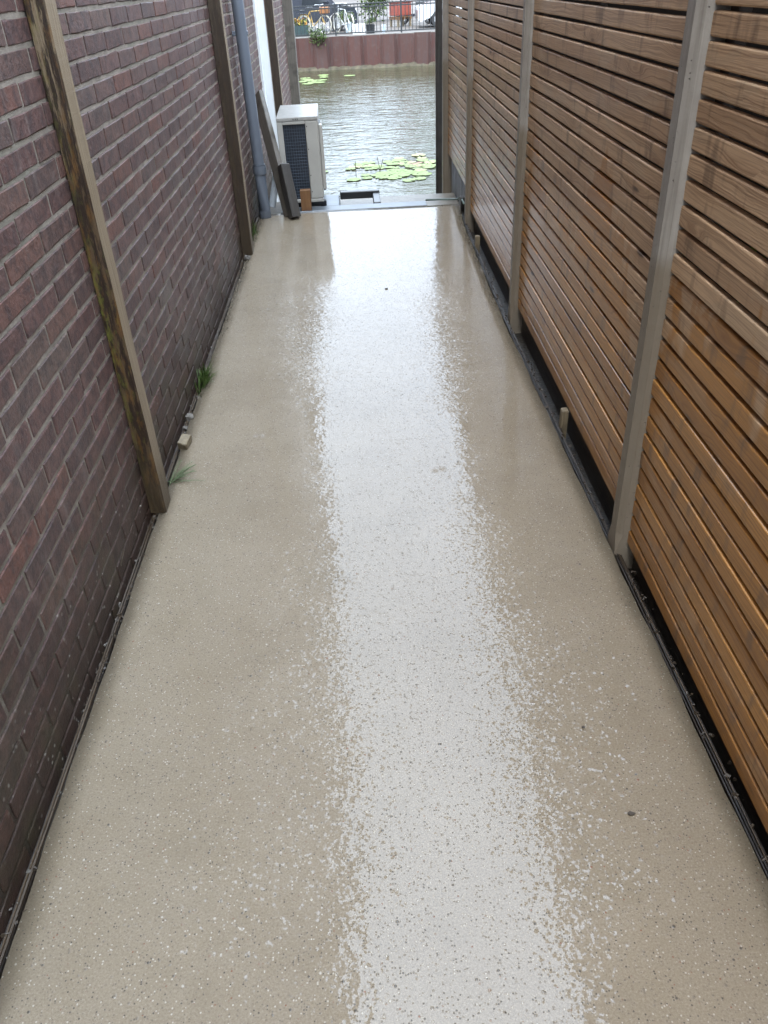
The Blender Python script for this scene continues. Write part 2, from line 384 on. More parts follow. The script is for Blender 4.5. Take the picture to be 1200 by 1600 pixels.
def mat_post(dark=False):
    """weathered green-treated timber standing against the brick"""
    m = Mat('dark_timber' if dark else 'weathered_timber'); x, y, z = m.xyz(); r = m.orand()
    g = m.noise(m.comb(m.math('MULTIPLY', x, 150.0), m.math('MULTIPLY', y, 150.0), m.math('MULTIPLY', z, 3.5)), 1.0, 4, 0.65)
    c = m.mix(m.ramp(g, [(0.3, 0.0), (0.7, 1.0)]), (0.14, 0.098, 0.056), (0.24, 0.178, 0.110))
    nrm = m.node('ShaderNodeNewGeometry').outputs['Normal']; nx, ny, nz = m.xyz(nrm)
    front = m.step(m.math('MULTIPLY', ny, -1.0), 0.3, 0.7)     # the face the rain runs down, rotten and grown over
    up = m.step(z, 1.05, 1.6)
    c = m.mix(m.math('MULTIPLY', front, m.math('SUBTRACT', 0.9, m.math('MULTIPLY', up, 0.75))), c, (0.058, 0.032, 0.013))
    rot_ = m.noise(m.comb(m.math('MULTIPLY', x, 55.0), 0.0, m.math('MULTIPLY', z, 7.0)), 1.0, 6, 0.7)
    c = m.mix(m.math('MULTIPLY', front, m.ramp(rot_, [(0.44, 0.0), (0.50, 0.95)])), c, (0.016, 0.007, 0.003))
    amb = m.noise(m.comb(m.math('MULTIPLY', x, 40.0), 7.0, m.math('MULTIPLY', z, 9.0)), 1.0, 6, 0.7)
    c = m.mix(m.math('MULTIPLY', front, m.ramp(amb, [(0.52, 0.0), (0.62, 0.75)])), c, (0.11, 0.050, 0.010))
    edge = m.math('SUBTRACT', 1.0, m.step(x, -0.812, -0.785))
    moss = m.noise(m.comb(m.math('MULTIPLY', x, 70.0), 3.0, m.math('MULTIPLY', z, 24.0)), 1.0, 6, 0.75)
    mid = m.ramp(z, [(0.1, 0.25), (0.5, 0.6), (0.75, 1.0), (1.0, 0.3)])
    mk = m.math('MULTIPLY', m.math('MULTIPLY', front, m.ramp(m.math('ADD', moss, m.math('MULTIPLY', edge, 0.09)), [(0.54, 0.0), (0.66, 0.8)])), mid)
    c = m.mix(mk, c, (0.10, 0.098, 0.012))
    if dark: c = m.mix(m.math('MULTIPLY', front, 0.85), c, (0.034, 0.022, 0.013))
    ft = m.math('SUBTRACT', 1.0, m.step(m.math('ADD', z, m.math('MULTIPLY', m.math('SUBTRACT', g, 0.5), 0.15)), 0.04, 0.32))
    c = m.mix(m.math('MULTIPLY', ft, 0.75), c, (0.04, 0.026, 0.012))
    return m.out(color=c, rough=0.55, spec=0.4, normal=m.bump(m.math('ADD', g, m.math('MULTIPLY', rot_, 1.2)), 0.004))

def mat_wood(name, a, b, dark, axis='Z', rough=0.55, gs=120.0, ls=4.0):
    m = Mat(name); tc = m.node('ShaderNodeTexCoord').outputs['Object']; x, y, z = m.xyz(tc)
    L = {'X': (ls, gs, gs), 'Y': (gs, ls, gs), 'Z': (gs, gs, ls)}[axis]
    g = m.noise(m.comb(m.math('MULTIPLY', x, L[0]), m.math('MULTIPLY', y, L[1]), m.math('MULTIPLY', z, L[2])), 1.0, 4, 0.65)
    c = m.mix(m.ramp(g, [(0.3, 0.0), (0.7, 1.0)]), a, b)
    c = m.mix(m.ramp(m.noise(tc, 9.0, 4), [(0.5, 0.0), (0.72, 0.75)]), c, dark)
    return m.out(color=c, rough=rough, normal=m.bump(g, 0.003))

def mat_post_concrete():
    m = Mat('post_concrete'); x, y, z = m.xyz()
    n = m.noise(scale=8.0, detail=5, rough=0.6)
    c = m.mix(m.ramp(n, [(0.3, 0.0), (0.7, 1.0)]), (0.23, 0.205, 0.175), (0.31, 0.285, 0.245))
    run = m.noise(m.comb(m.math('MULTIPLY', x, 60.0), m.math('MULTIPLY', y, 60.0), m.math('MULTIPLY', z, 1.6)), 1.0, 4, 0.6)
    c = m.mix(m.ramp(run, [(0.5, 0.0), (0.7, 0.6)]), c, (0.15, 0.13, 0.105))
    # soaked foot of the post
    nz = m.math('ADD', z, m.math('MULTIPLY', m.math('SUBTRACT', m.noise(scale=5.0, detail=3), 0.5), 0.25))
    wet = m.math('SUBTRACT', 1.0, m.step(nz, 0.92, 1.0))
    c = m.mix(m.math('MULTIPLY', wet, 0.8), c, (0.155, 0.122, 0.082))
    v = m.voro(None, 130.0); cr = m.node('ShaderNodeSeparateColor'); m.set(cr.inputs[0], v['Color'])
    pit = m.math('MULTIPLY', m.math('SUBTRACT', 1.0, m.step(v['Distance'], 0.15, 0.35)), m.math('LESS_THAN', cr.outputs[0], 0.02))
    c = m.mix(m.math('MULTIPLY', pit, 0.6), c, (0.07, 0.06, 0.05))
    hh = m.math('SUBTRACT', m.noise(scale=90.0, detail=4), m.math('MULTIPLY', pit, 1.5))
    return m.out(color=c, rough=0.5, spec=0.4, normal=m.bump(hh, 0.0015))

def mat_water():
    m = Mat('canal_water'); x, y, z = m.xyz()
    v1 = m.comb(m.math('MULTIPLY', x, 0.55), y, 0.0)
    a = m.noise(v1, 3.6, 3, 0.55, 0.6); b = m.noise(v1, 11.0, 2, 0.5, 0.4); cc = m.noise(v1, 0.7, 2)
    h = m.math('ADD', a, m.math('MULTIPLY', b, 0.28))
    amp = m.ramp(cc, [(0.3, 0.55), (0.7, 1.0)])
    col = m.mix(m.ramp(m.noise(scale=0.25, detail=3), [(0.35, 0.0), (0.65, 1.0)]), (0.024, 0.027, 0.012), (0.038, 0.038, 0.019))
    return m.out(color=col, rough=0.04, ior=1.333, spec=0.5, normal=m.bump(m.math('MULTIPLY', h, amp), 0.034))

def mat_leaf(name, a, b, rough=0.45):
    m = Mat(name)
    ri = m.node('ShaderNodeNewGeometry').outputs['Random Per Island']
    c = m.mix(ri, a, b)
    return m.out(color=c, rough=rough, spec=0.15)

def mat_sheetpile():
    m = Mat('rusty_sheet_pile'); x, y, z = m.xyz(); r = m.orand()
    c = m.ramp(r, [(0.0, (0.04043, 0.01550, 0.01136)), (0.35, (0.06183, 0.01984, 0.01368)), (0.6, (0.05109, 0.02157, 0.01592)), (0.85, (0.08799, 0.02501, 0.01672)), (1.0, (0.03567, 0.01812, 0.01448))])
    run = m.noise(m.comb(m.math('MULTIPLY', x, 14.0), 0.0, m.math('MULTIPLY', z, 1.3)), 1.0, 4, 0.6)
    c = m.mix(m.ramp(run, [(0.45, 0.0), (0.7, 0.7)]), c, (0.045, 0.033, 0.032))
    c = m.mix(m.ramp(m.noise(scale=7.0, detail=4), [(0.55, 0.0), (0.75, 0.6)]), c, (0.075, 0.05, 0.042))
    return m.out(color=c, rough=0.7, normal=m.bump(m.noise(scale=30, detail=3), 0.006))

def mat_paving():
    m = Mat('street_paving'); x, y, z = m.xyz()
    bt = m.node('ShaderNodeTexBrick'); m.set(bt.inputs['Vector'], m.comb(x, y, 0.0)); bt.inputs['Scale'].default_value = 4.0
    m.set(bt.inputs['Color1'], (0.085, 0.072, 0.062)); m.set(bt.inputs['Color2'], (0.11, 0.095, 0.083)); m.set(bt.inputs['Mortar'], (0.12, 0.11, 0.10)); bt.inputs['Mortar Size'].default_value = 0.01
    c = m.mix(m.ramp(m.noise(scale=0.8, detail=4), [(0.4, 0.0), (0.65, 0.6)]), bt.outputs[0], (0.115, 0.105, 0.095))
    return m.out(color=c, rough=m.ramp(m.noise(scale=0.6, detail=3), [(0.4, 0.5), (0.6, 0.8)]), spec=0.12)

M = dict(
    concrete=mat_concrete(), brick=mat_brick(), brick_hi=mat_brick(True), mortar=mat_mortar(), slat=mat_slat(), timber=mat_post(), timber_dark=mat_post(True),
    pconc=mat_post_concrete(), water=mat_water(), pile=mat_sheetpile(), paving=mat_paving(),
    soil=plain('dark_wet_soil', (0.022, 0.017, 0.012), 0.6, var=0.6, scale=30, bump=0.01, bscale=50),
    edge_left=mat_wood('ply_edge', (0.022, 0.015, 0.009), (0.085, 0.055, 0.030), (0.028, 0.018, 0.012), 'Y', 0.4, 140, 0.8),
    edge_dark=mat_wood('black_ply_edge', (0.012, 0.009, 0.007), (0.034, 0.024, 0.017), (0.014, 0.011, 0.009), 'Y', 0.35, 140, 0.8),
    dark_board=mat_wood('black_base_board', (0.020, 0.015, 0.010), (0.045, 0.034, 0.022), (0.008, 0.007, 0.006), 'Y', 0.5, 60, 2.0),
    shed=plain('dark_stained_boards', (0.022, 0.014, 0.010), 0.7, var=0.4, scale=12),
    peg=mat_wood('peg_wood', (0.13, 0.10, 0.06), (0.22, 0.17, 0.10), (0.06, 0.045, 0.025), 'Z', 0.6),
    new_wood=mat_wood('orange_wood', (0.13, 0.06, 0.022), (0.21, 0.105, 0.042), (0.09, 0.04, 0.018), 'Z', 0.45, 90, 6),
    plank=mat_wood('grey_plank', (0.085, 0.073, 0.058), (0.15, 0.13, 0.105), (0.04, 0.034, 0.027), 'Z', 0.4, 110, 3),
    beam=mat_wood('black_beam', (0.030, 0.027, 0.024), (0.06, 0.053, 0.045), (0.015, 0.013, 0.012), 'Z', 0.35, 80, 3),
    pvc=plain('grey_pvc', (0.1162, 0.1312, 0.1537), 0.32, var=0.12, scale=3),
    pvc_pale=plain('pale_pvc', (0.3360, 0.3600, 0.3760), 0.3, var=0.08, scale=4),
    white=plain('white_paint', (0.6800, 0.6885, 0.6800), 0.35, var=0.05, scale=4),
    cream=plain('cream_enamel', (0.3588, 0.3432, 0.3042), 0.38, var=0.10, scale=5),
    cream_top=plain('cream_enamel_grimy', (0.2942, 0.2814, 0.2558), 0.3, var=0.18, scale=22),
    fin=plain('dark_coil_fins', (0.012, 0.017, 0.026), 0.45, var=0.3, scale=40),
    mesh=plain('coil_guard_wire', (0.05, 0.065, 0.085), 0.4, metal=0.4),
    blackp=plain('black_plastic', (0.018, 0.019, 0.021), 0.3, var=0.2),
    zinc=plain('wet_zinc', (0.1400, 0.1540, 0.1680), 0.4, metal=0.5, var=0.15, scale=6),
    ledge=plain('landing_concrete', (0.1428, 0.1239, 0.0945), 0.4, var=0.3, scale=14, bump=0.004),
    plastic_sheet=plain('milky_sheet', (0.3600, 0.3840, 0.4080), 0.3, var=0.12, scale=5),
    hose=plain('green_grey_hose', (0.12, 0.16, 0.14), 0.4),
    grass=mat_leaf('grass_green', (0.026, 0.048, 0.010), (0.065, 0.095, 0.024)),
    fern=mat_leaf('pale_weed', (0.11, 0.15, 0.07), (0.18, 0.215, 0.12)),
    ivy=mat_leaf('ivy_green', (0.05, 0.08, 0.012), (0.13, 0.17, 0.03)),
    foliage=mat_leaf('foliage_green', (0.035, 0.065, 0.015), (0.09, 0.13, 0.03)),
    bark=plain('bark', (0.085, 0.065, 0.048), 0.85, var=0.4, scale=20),
    pad=mat_leaf('lily_pad_green', (0.070, 0.112, 0.030), (0.150, 0.185, 0.072), 0.55),
    pad2=plain('lily_pad_yellow', (0.1546, 0.1401, 0.0338), 0.35),
    pad3=plain('lily_pad_orange', (0.1361, 0.0567, 0.0151), 0.4),
    algae=plain('algae_scum', (0.0546, 0.0447, 0.0252), 0.8, var=0.45, scale=6, bump=0.02, bscale=12),
    iron=plain('railing_iron', (0.0175, 0.0203, 0.0224), 0.45, var=0.15),
    kerb=plain('quay_cap', (0.1820, 0.1715, 0.1540), 0.5, var=0.2),
    tyre=plain('tyre', (0.02, 0.02, 0.021), 0.7), rim=plain('rim', (0.55, 0.56, 0.57), 0.3, metal=0.6),
    glass=plain('dark_glass', (0.02, 0.024, 0.028), 0.06, var=0.1),
    stone=plain('rubble', (0.1100, 0.0970, 0.0800), 0.8, var=0.35, scale=40, bump=0.004),
    deadleaf=plain('dead_leaf', (0.045, 0.032, 0.020), 0.5, var=0.4, scale=60),
)

# ------------------------------------------------------------------ setting: slab, ground, water, street
def slab_right(y):
    pts = [(-3, 0.780), (4.17, 0.782), (6.2, 0.824), (6.86, 0.866)]
    for (a, xa), (b, xb) in zip(pts, pts[1:]):
        if y <= b: return xa + (xb - xa) * (y - a) / (b - a)
    return pts[-1][1]
bm = bmesh.new(); NX, NY = 26, 150; Y0, Y1 = -2.5, 6.86
grid = []
for j in range(NY + 1):
    y = Y0 + (Y1 - Y0) * j / NY
    xr = slab_right(y) + 0.0022 * math.sin(y * 9) + 0.0015 * math.sin(y * 31 + 1); xl = -0.790 + 0.002 * math.sin(y * 7 + 2) + 0.0014 * math.sin(y * 27)
    row = []
    for i in range(NX + 1):
        t = i / NX
        x = xl + (xr - xl) * t
        zz = 0.0011 * math.sin(x * 5.1 + y * 1.3) + 0.0009 * math.sin(y * 2.7 - x * 3.3 + 1.1) + 0.0006 * math.sin(y * 6.1 + x * 7.0)
        row.append(bm.verts.new((x, y, zz - (0.004 if i in (0, NX) else 0.0))))
    grid.append(row)
for j in range(NY):
    for i in range(NX):
        bm.faces.new((grid[j][i], grid[j][i + 1], grid[j + 1][i + 1], grid[j + 1][i]))
border = [grid[0][i] for i in range(NX + 1)] + [grid[j][NX] for j in range(1, NY + 1)] + [grid[NY][i] for i in range(NX - 1, -1, -1)] + [grid[j][0] for j in range(NY - 1, 0, -1)]
low = [bm.verts.new((v.co.x, v.co.y, -0.16)) for v in border]
for k in range(len(border)):
    f = bm.faces.new((border[k], low[k], low[(k + 1) % len(border)], border[(k + 1) % len(border)]))
me = bpy.data.meshes.new('path'); bm.to_mesh(me); bm.free(); me.materials.append(M['concrete'])
me.polygons.foreach_set('use_smooth', [len(p.vertices) == 4 and abs(p.normal.z) > 0.9 for p in me.polygons])
tag(link('path', me), 'wet beige concrete path with speckled aggregate between brick wall and slatted fence', kind='structure')

tag(MB().box(-9, 0.775, -8, 6.85, -1.6, -0.12).box(0.776, 9, -8, 6.30, -1.6, -0.07).box(0.975, 9, 6.301, 8.1, -1.6, -0.07).build('ground', M['soil']), 'dark wet soil beside and under the path', kind='structure')
tag(MB().quad((-80, 6.2, -1.35), (80, 6.2, -1.35), (80, 36, -1.35), (-80, 36, -1.35)).build('canal_water', M['water']), 'rippled grey green canal water at the end of the path', kind='structure')
tag(MB().quad((-300, 35.3, -0.25), (300, 35.3, -0.25), (300, 700, -0.25), (-300, 700, -0.25)).build('street', M['paving']), 'wet paved street on the far side of the canal', kind='structure')

# ------------------------------------------------------------------ brick building on the left
XW = -0.82          # face of the near bricks
XW2 = -0.73         # face of the bricks past the white board
bld = tag(empty('brick_building', (-0.82, 2.0, 0.0)), 'tall dark purple brick building wall with pale mortar left of the path', 'building')
BI = Matrix.Translation((0.82, -2.0, 0.0))
def bpart(mb, name, mat, smooth=False):
    o = mb.build(name, mat, None, smooth); o.parent = bld; o.matrix_parent_inverse = BI; return o
ZT = 2.40 + 0.007
bpart(MB().box(-6.0, XW - 0.0024, -3.0, 8.74, -1.7, ZT), 'wall', M['mortar'])
bpart(MB().box(-6.0, XW2 - 0.0024, 8.742, 11.25, -1.7, ZT), 'wall', M['mortar'])
bpart(MB().box(-6.0, XW, -3.0, 8.738, ZT + 0.001, 7.3), 'upper_wall', M['brick_hi'])
bpart(MB().box(-6.0, XW2, 8.745, 11.25, ZT + 0.001, 7.3), 'upper_wall', M['brick_hi'])
bpart(MB().prism([(-6.1, 7.3), (-0.74, 7.3), (-0.74, 7.42), (-3.4, 10.2), (-6.1, 7.5)], -3.1, 11.3, 'Y'), 'roof', plain('roof_tile', (0.09, 0.05, 0.04), 0.6))
bpart(MB().tube([(-0.70, -3.1, 7.36), (-0.70, 11.3, 7.36)], 0.06, 10), 'gutter', M['zinc'])
bpart(MB().box(-0.8265, -0.737, 8.700, 8.741, -0.5, 7.2), 'white_board', M['white'])
bpart(MB().box(-0.8265, -0.800, 8.560, 8.699, -0.5, 7.2), 'white_trim', M['white'])

def project(p):
    c = ROT.transposed() @ (Vector(p) - Vector((0, 0, CAM_H)))
    if c.z > -0.05: return None
    return 600 + FPX * c.x / -c.z, 800 - FPX * c.y / -c.z
def brick_cells(x, y0, y1, z1):
    out = []
    r = -1
    while True:
        za = Z0 + r * COURSE
        if za > z1: break
        off = 0.037 if r % 2 else 0.166
        k0 = math.floor((y0 - off) / PITCH) - 1
        k = k0
        while off + k * PITCH < y1:
            a = max(y0, off + k * PITCH + 0.0075); b = min(y1, off + (k + 1) * PITCH - 0.0075)
            if b - a > 0.03: out.append((x, a, b, za + 0.0066, za + COURSE - 0.0066))
            k += 1
        r += 1
    return out
cells = brick_cells(XW, -2.98, 8.55, 2.32) + brick_cells(XW2, 8.76, 11.24, 2.32)
def seen_area(c):
    x, a, b, z0, z1 = c
    q = [project((x, y, z)) for y, z in ((a, z0), (b, z0), (b, z1), (a, z1))]
    if any(t is None for t in q): return 0
    if not any(0 < t[0] < 1200 and 0 < t[1] < 1600 for t in q): return 0
    cx = sum(t[0] for t in q) / 4; cy = sum(t[1] for t in q) / 4
    if cx < -40 or cy < -20: return 0
    px = cy
    if 42 + 0.2475 * px < cx < 72 + 0.243 * px and cy < 790: return 0      # behind the near timber post
    return abs(sum(q[i][0] * q[(i + 1) % 4][1] - q[(i + 1) % 4][0] * q[i][1] for i in range(4))) / 2
order = sorted(range(len(cells)), key=lambda i: -seen_area(cells[i]))
single = set(order[:300])
def brick_geo(L, H, D=0.05, seed=0):
    """one brick, origin at the middle of its face: ragged arrises, slightly bowed face"""
    rn = random.Random(seed); c = 0.0022
    vs = []
    def ring(x, iy, iz, j):
        pts = []
        for (sy, sz) in ((-1, -1), (-0.33, -1), (0.33, -1), (1, -1), (1, 1), (0.33, 1), (-0.33, 1), (-1, 1)):
            pts.append((x + rn.uniform(-j, j) * 0.5, sy * (L / 2 - iy) + rn.uniform(-j, j), sz * (H / 2 - iz) + rn.uniform(-j, j)))
        return pts
    vs += ring(0.0, c, c, 0.0016) + ring(-c, 0.0, 0.0, 0.0013) + ring(-D, 0.0, 0.0, 0.0)
    fs = [(0, 1, 6, 7), (1, 2, 5, 6), (2, 3, 4, 5)]
    for b in (0, 8):
        for i in range(8): fs.append((b + i, b + 8 + i, b + 8 + (i + 1) % 8, b + (i + 1) % 8))
    return vs, fs
cache = {}
jv, jf = [], []
for i, c in enumerate(cells):
    x, a, b, z0, z1 = c
    L, H = round(b - a, 3), z1 - z0
    rn = random.Random(i * 13 + 5)
    dx = rn.uniform(0.0004, 0.0034); dz = rn.uniform(-0.0015, 0.0015) + 0.0022 * math.sin((a + b) * 0.9 + z0 * 3.0); tl = rn.uniform(-0.008, 0.008)
    var = rn.randrange(5)
    if i in single:
        key = (L, var)
        if key not in cache:
            vs, fs = brick_geo(L, H, seed=hash(key) % 1000 if False else int(L * 1000) * 7 + var)
            m_ = bpy.data.meshes.new('brick'); m_.from_pydata(vs, [], fs); m_.materials.append(M['brick']); m_.validate(); cache[key] = m_
        o = link('brick', cache[key]); o.location = (x + dx, (a + b) / 2, (z0 + z1) / 2 + dz); o.rotation_euler = (tl, 0, 0)
        o.parent = bld; o.matrix_parent_inverse = BI
    else:
        vs, fs = brick_geo(L, H, seed=int(L * 1000) * 7 + var)
        n = len(jv); ct, st = math.cos(tl), math.sin(tl)
        jv += [(v[0] + x + dx, v[1] * ct - v[2] * st + (a + b) / 2, v[1] * st + v[2] * ct + (z0 + z1) / 2 + dz) for v in vs]
        jf += [tuple(n + q for q in f) for f in fs]
m_ = bpy.data.meshes.new('brickwork'); m_.from_pydata(jv, [], jf); m_.materials.append(M['brick'])
o = link('brickwork', m_); o['kind'] = 'stuff'; o.parent = bld; o.matrix_parent_inverse = BI

# ------------------------------------------------------------------ timber posts against the wall
def timber_post(x0, x1, y0, y1, z0, z1, label, lean=0.0, group='timber posts against the brick wall', mat='timber'):
    N = 26; bm = bmesh.new(); rings = []
    rn = random.Random(int(y0 * 100))
    for k in range(N + 1):
        t = k / N; z = z0 + (z1 - z0) * t
        w = lambda s: rn.uniform(-s, s)
        ch = 0.006
        xo = 0.004 * math.sin(z * 2.1 + y0)
        pr = [(x0, y0 + w(.0012)), (x1 - ch + xo + w(.002), y0 + w(.0012)), (x1 + xo + w(.0012), y0 + ch + w(.001)), (x1 + xo + w(.0012), y1 - ch), (x1 - ch + xo, y1), (x0, y1)]
        rings.append([bm.verts.new((a, b + lean * z, z)) for a, b in pr])
    for k in range(N):
        for i in range(6): bm.faces.new((rings[k][i], rings[k][(i + 1) % 6], rings[k + 1][(i + 1) % 6], rings[k + 1][i]))
    bm.faces.new(rings[0][::-1]); bm.faces.new(rings[-1])
    bmesh.ops.recalc_face_normals(bm, faces=bm.faces[:])
    me = bpy.data.meshes.new('timber_post'); bm.to_mesh(me); bm.free(); me.materials.append(M[mat])
    return tag(link('timber_post', me), label, 'post', group)
timber_post(-0.816, -0.762, 2.437, 2.535, 0.0, 3.2, 'nearest weathered timber post with mossy rotten front face against the brick wall', 0.004)
timber_post(-0.816, -0.745, 5.70, 5.80, -0.02, 3.2, 'brown timber post on the brick wall just before the grey downpipe', mat='timber_dark')
timber_post(-0.736, -0.655, 8.762, 8.86, -0.5, 3.2, 'brown timber post next to the white board behind the outdoor unit', mat='timber_dark')
timber_post(-0.729, -0.618, 11.27, 11.40, -1.5, 3.2, 'farthest timber post at the canal end of the brick wall', mat='plank')

# ------------------------------------------------------------------ edge boards of the slab
def edge_board(name, xs, z1s, mats, label, right=False):
    root = tag(empty(name, (xs[0], 0, 0)), label, 'board')
    for i in range(len(xs) - 1):
        bm = bmesh.new(); prev = None
        for k in range(41):
            y = -2.4 + 9.2 * k / 40
            o = (slab_right(y) - 0.78) if right else 0.0
            w_ = 0.0006 * math.sin(y * 5 + i) + random.uniform(-.0003, .0003); zt = z1s[i] + 0.001 * math.sin(y * 3.3 + i * 2) + random.uniform(-.0008, .0008)
            q = [bm.verts.new(p) for p in ((xs[i] + o + w_, y, -0.14), (xs[i] + o + w_, y, zt), (xs[i + 1] + o + w_ - 0.0022, y, zt), (xs[i + 1] + o + w_ - 0.0022, y, -0.14))]
            if prev:
                for a in range(4): bm.faces.new((prev[a], prev[(a + 1) % 4], q[(a + 1) % 4], q[a]))
            prev = q
        bmesh.ops.recalc_face_normals(bm, faces=bm.faces[:])
        me = bpy.data.meshes.new('ply'); bm.to_mesh(me); bm.free(); me.materials.append(M[mats[i]])
        o = link('ply', me); o.parent = root; o.matrix_parent_inverse = Matrix.Translation((-xs[0], 0, 0))
edge_board('edge_board', [-0.8175, -0.8105, -0.804, -0.797, -0.7935], [-0.016, -0.006, -0.007, -0.009], ['edge_dark', 'edge_left', 'edge_left', 'edge_dark'], 'thin layered plywood edge board between concrete path and brick wall')
edge_board('edge_board', [0.786, 0.792, 0.798, 0.803, 0.809], [-0.008, -0.006, -0.006, -0.010], ['edge_dark', 'edge_dark', 'edge_left', 'edge_dark'], 'black layered edge board along the fence side of the path', True)

# ------------------------------------------------------------------ slatted fence on the right
FY0 = 2.06; FSL = 0.0135; FANG = math.atan(FSL)
fence = tag(empty('slatted_fence', (0.757, 0.0, 0.0), -FANG), 'brown larch fence of horizontal slats between concrete posts right of the path', 'fence')
# local frame: y runs along the fence, x = distance behind the post faces
def concrete_post(y, z0, z1, mat='pconc', w=0.09, d=0.085, x0=0.0, name='post'):
    ch = 0.020
    poly = [(x0, y - w / 2 + ch), (x0 + ch * 0.9, y - w / 2), (x0 + d, y - w / 2), (x0 + d, y + w / 2), (x0 + ch * .9, y + w / 2), (x0, y + w / 2 - ch)]
    sq = [(x0, y - w / 2 + .003), (x0 + .003, y - w / 2), (x0 + d, y - w / 2), (x0 + d, y + w / 2), (x0 + .003, y + w / 2), (x0, y + w / 2 - .003)]
    bm = bmesh.new(); rings = []
    for z, pl in ((z0, sq), (z0 + .13, sq), (z0 + .19, poly), (0.9, poly), (z1 - .01, poly), (z1, [(px * .9 + (x0 + d / 2) * .1, py * .9 + y * .1) for px, py in poly])):
        rings.append([bm.verts.new((a, b, z)) for a, b in pl])
    for k in range(len(rings) - 1):
        for i in range(6): bm.faces.new((rings[k][i], rings[k][(i + 1) % 6], rings[k + 1][(i + 1) % 6], rings[k + 1][i]))
    bm.faces.new(rings[0][::-1]); bm.faces.new(rings[-1])
    bmesh.ops.recalc_face_normals(bm, faces=bm.faces[:])
    me = bpy.data.meshes.new(name); bm.to_mesh(me); bm.free(); me.materials.append(M[mat])
    return link(name, me, fence)
POSTS = [-2.12, -0.02, 2.085, 4.19, 6.30]
FTOP = 2.22
for py in POSTS: concrete_post(py, -0.12, FTOP + 0.02)
concrete_post(8.06, -0.5, FTOP + 0.02, w=0.08, x0=-0.012)
concrete_post(8.42, -1.4, FTOP - 0.02, 'beam', w=0.07, d=0.06, x0=-0.045, name='end_post')
SP, SH, ST = 0.0592, 0.0498, 0.020
def slat_mesh(L, seed):
    rn = random.Random(seed); n = 8; bm = bmesh.new(); rings = []
    b = 0.0042
    pr = [(0, -SH / 2 + b), (b, -SH / 2), (ST - b, -SH / 2), (ST, -SH / 2 + b), (ST, SH / 2 - b), (ST - b, SH / 2), (b, SH / 2), (b * .3, SH / 2 - b * .3), (0, SH / 2 - b)]
    a1, a2 = rn.uniform(-.0016, .0016), rn.uniform(-.0012, .0012)
    for k in range(n + 1):
        t = k / n; dx = a1 * math.sin(t * math.pi) + rn.uniform(-.0003, .0003); dz = a2 * math.sin(t * 2 * math.pi) + rn.uniform(-.0005, .0005)
        rings.append([bm.verts.new((x + dx, (t - .5) * L, z + dz)) for x, z in pr])
    for k in range(n):
        for i in range(9): bm.faces.new((rings[k][i], rings[k][(i + 1) % 9], rings[k + 1][(i + 1) % 9], rings[k + 1][i]))
    bm.faces.new(rings[0][::-1]); bm.faces.new(rings[-1])
    bmesh.ops.recalc_face_normals(bm, faces=bm.faces[:])
    me = bpy.data.meshes.new('slat'); bm.to_mesh(me); bm.free(); me.materials.append(M['slat']); return me
SLAT_X = 0.036
panels = [(-2.075, -0.065, 0.036), (0.025, 2.045, 0.036), (2.125, 4.150, 0.078), (4.230, 6.260, 0.09), (6.340, 8.025, 0.19)]
for pi, (a, b, zb) in enumerate(panels):
    L = b - a + 0.03
    var = [slat_mesh(L, pi * 10 + v) for v in range(5)]
    z = zb + SH / 2; k = 0
    while z + SH / 2 < FTOP:
        rn = random.Random(pi * 100 + k)
        o = link('slat', var[rn.randrange(5)], fence)
        o.location = (SLAT_X + rn.uniform(-.0018, .0018), (a + b) / 2, z + rn.uniform(-.0012, .0012))
        o.rotation_euler = (rn.uniform(-.0006, .0006), rn.uniform(-.025, .025), rn.uniform(-.0006, .0006))
        z += SP; k += 1
    for t in (0.03, 0.5, 0.97):
        yb = a + (b - a) * t
        MB().box(SLAT_X + ST + 0.003, SLAT_X + ST + 0.033, yb - .025, yb + .025, zb - 0.02, FTOP - 0.05, 0.003).build('batten', M['shed'], fence)
for a, b in ((-2.07, -0.07), (0.03, 2.035), (2.135, 4.14), (4.24, 6.25)):
    MB().box(0.064, 0.084, a, b, -0.13, 0.088, 0.004).build('base_board', M['dark_board'], fence)
# pegs and small things in the gap below the slats
def peg(x, y, z1, w, d, label, tilt=0.0, mat='peg'):
    mb = MB(); mb.box(-d / 2, d / 2, -w / 2, w / 2, -0.12, z1, 0.003, jit=0.0015)
    o = mb.build('wooden_peg', M[mat], None, False, (x, y, 0)); o.rotation_euler = (tilt, 0, 0)
    return tag(o, label, 'peg', 'wooden pegs along the fence')
peg(0.822, 2.93, 0.075, 0.035, 0.030, 'short wooden peg standing against the fence foot behind the nearest concrete post', 0.05)
peg(0.842, 5.62, 0.07, 0.04, 0.030, 'wooden peg in the fence gap between the second and third concrete posts', -0.04)
peg(0.866, 6.66, 0.10, 0.05, 0.035, 'dark wooden peg at the far corner of the path by the fence', 0.03, 'beam')

# added shed, run to the fence end to keep gaps dark; ivy behind slats
shed = tag(empty('added_shed', (1.02, 1.9, -0.07)), 'added dark timber shed behind the fence that keeps the slat gaps black', 'shed')
SI = Matrix.Translation((-1.02, -1.9, 0.07))
def spart(mb, name, mat):
    o = mb.build(name, mat); o.parent = shed; o.matrix_parent_inverse = SI; return o
spart(MB().box(1.03, 3.2, -2.3, 7.95, -0.07, 2.05), 'wall', M['shed'])
for k in range(14): spart(MB().box(1.012, 1.029, -2.3, 7.95, -0.05 + k * 0.15, 0.085 + k * 0.15), 'board', M['shed'])
spart(MB().prism([(0.99, 2.052), (3.3, 2.052), (3.3, 2.35), (0.99, 2.10)], -2.35, 8.0, 'Y'), 'roof', M['blackp'])
ivy = tag(empty('ivy', (0.93, 1.55, -0.07)), 'bright green ivy growing behind the nearest fence slats', 'plant')
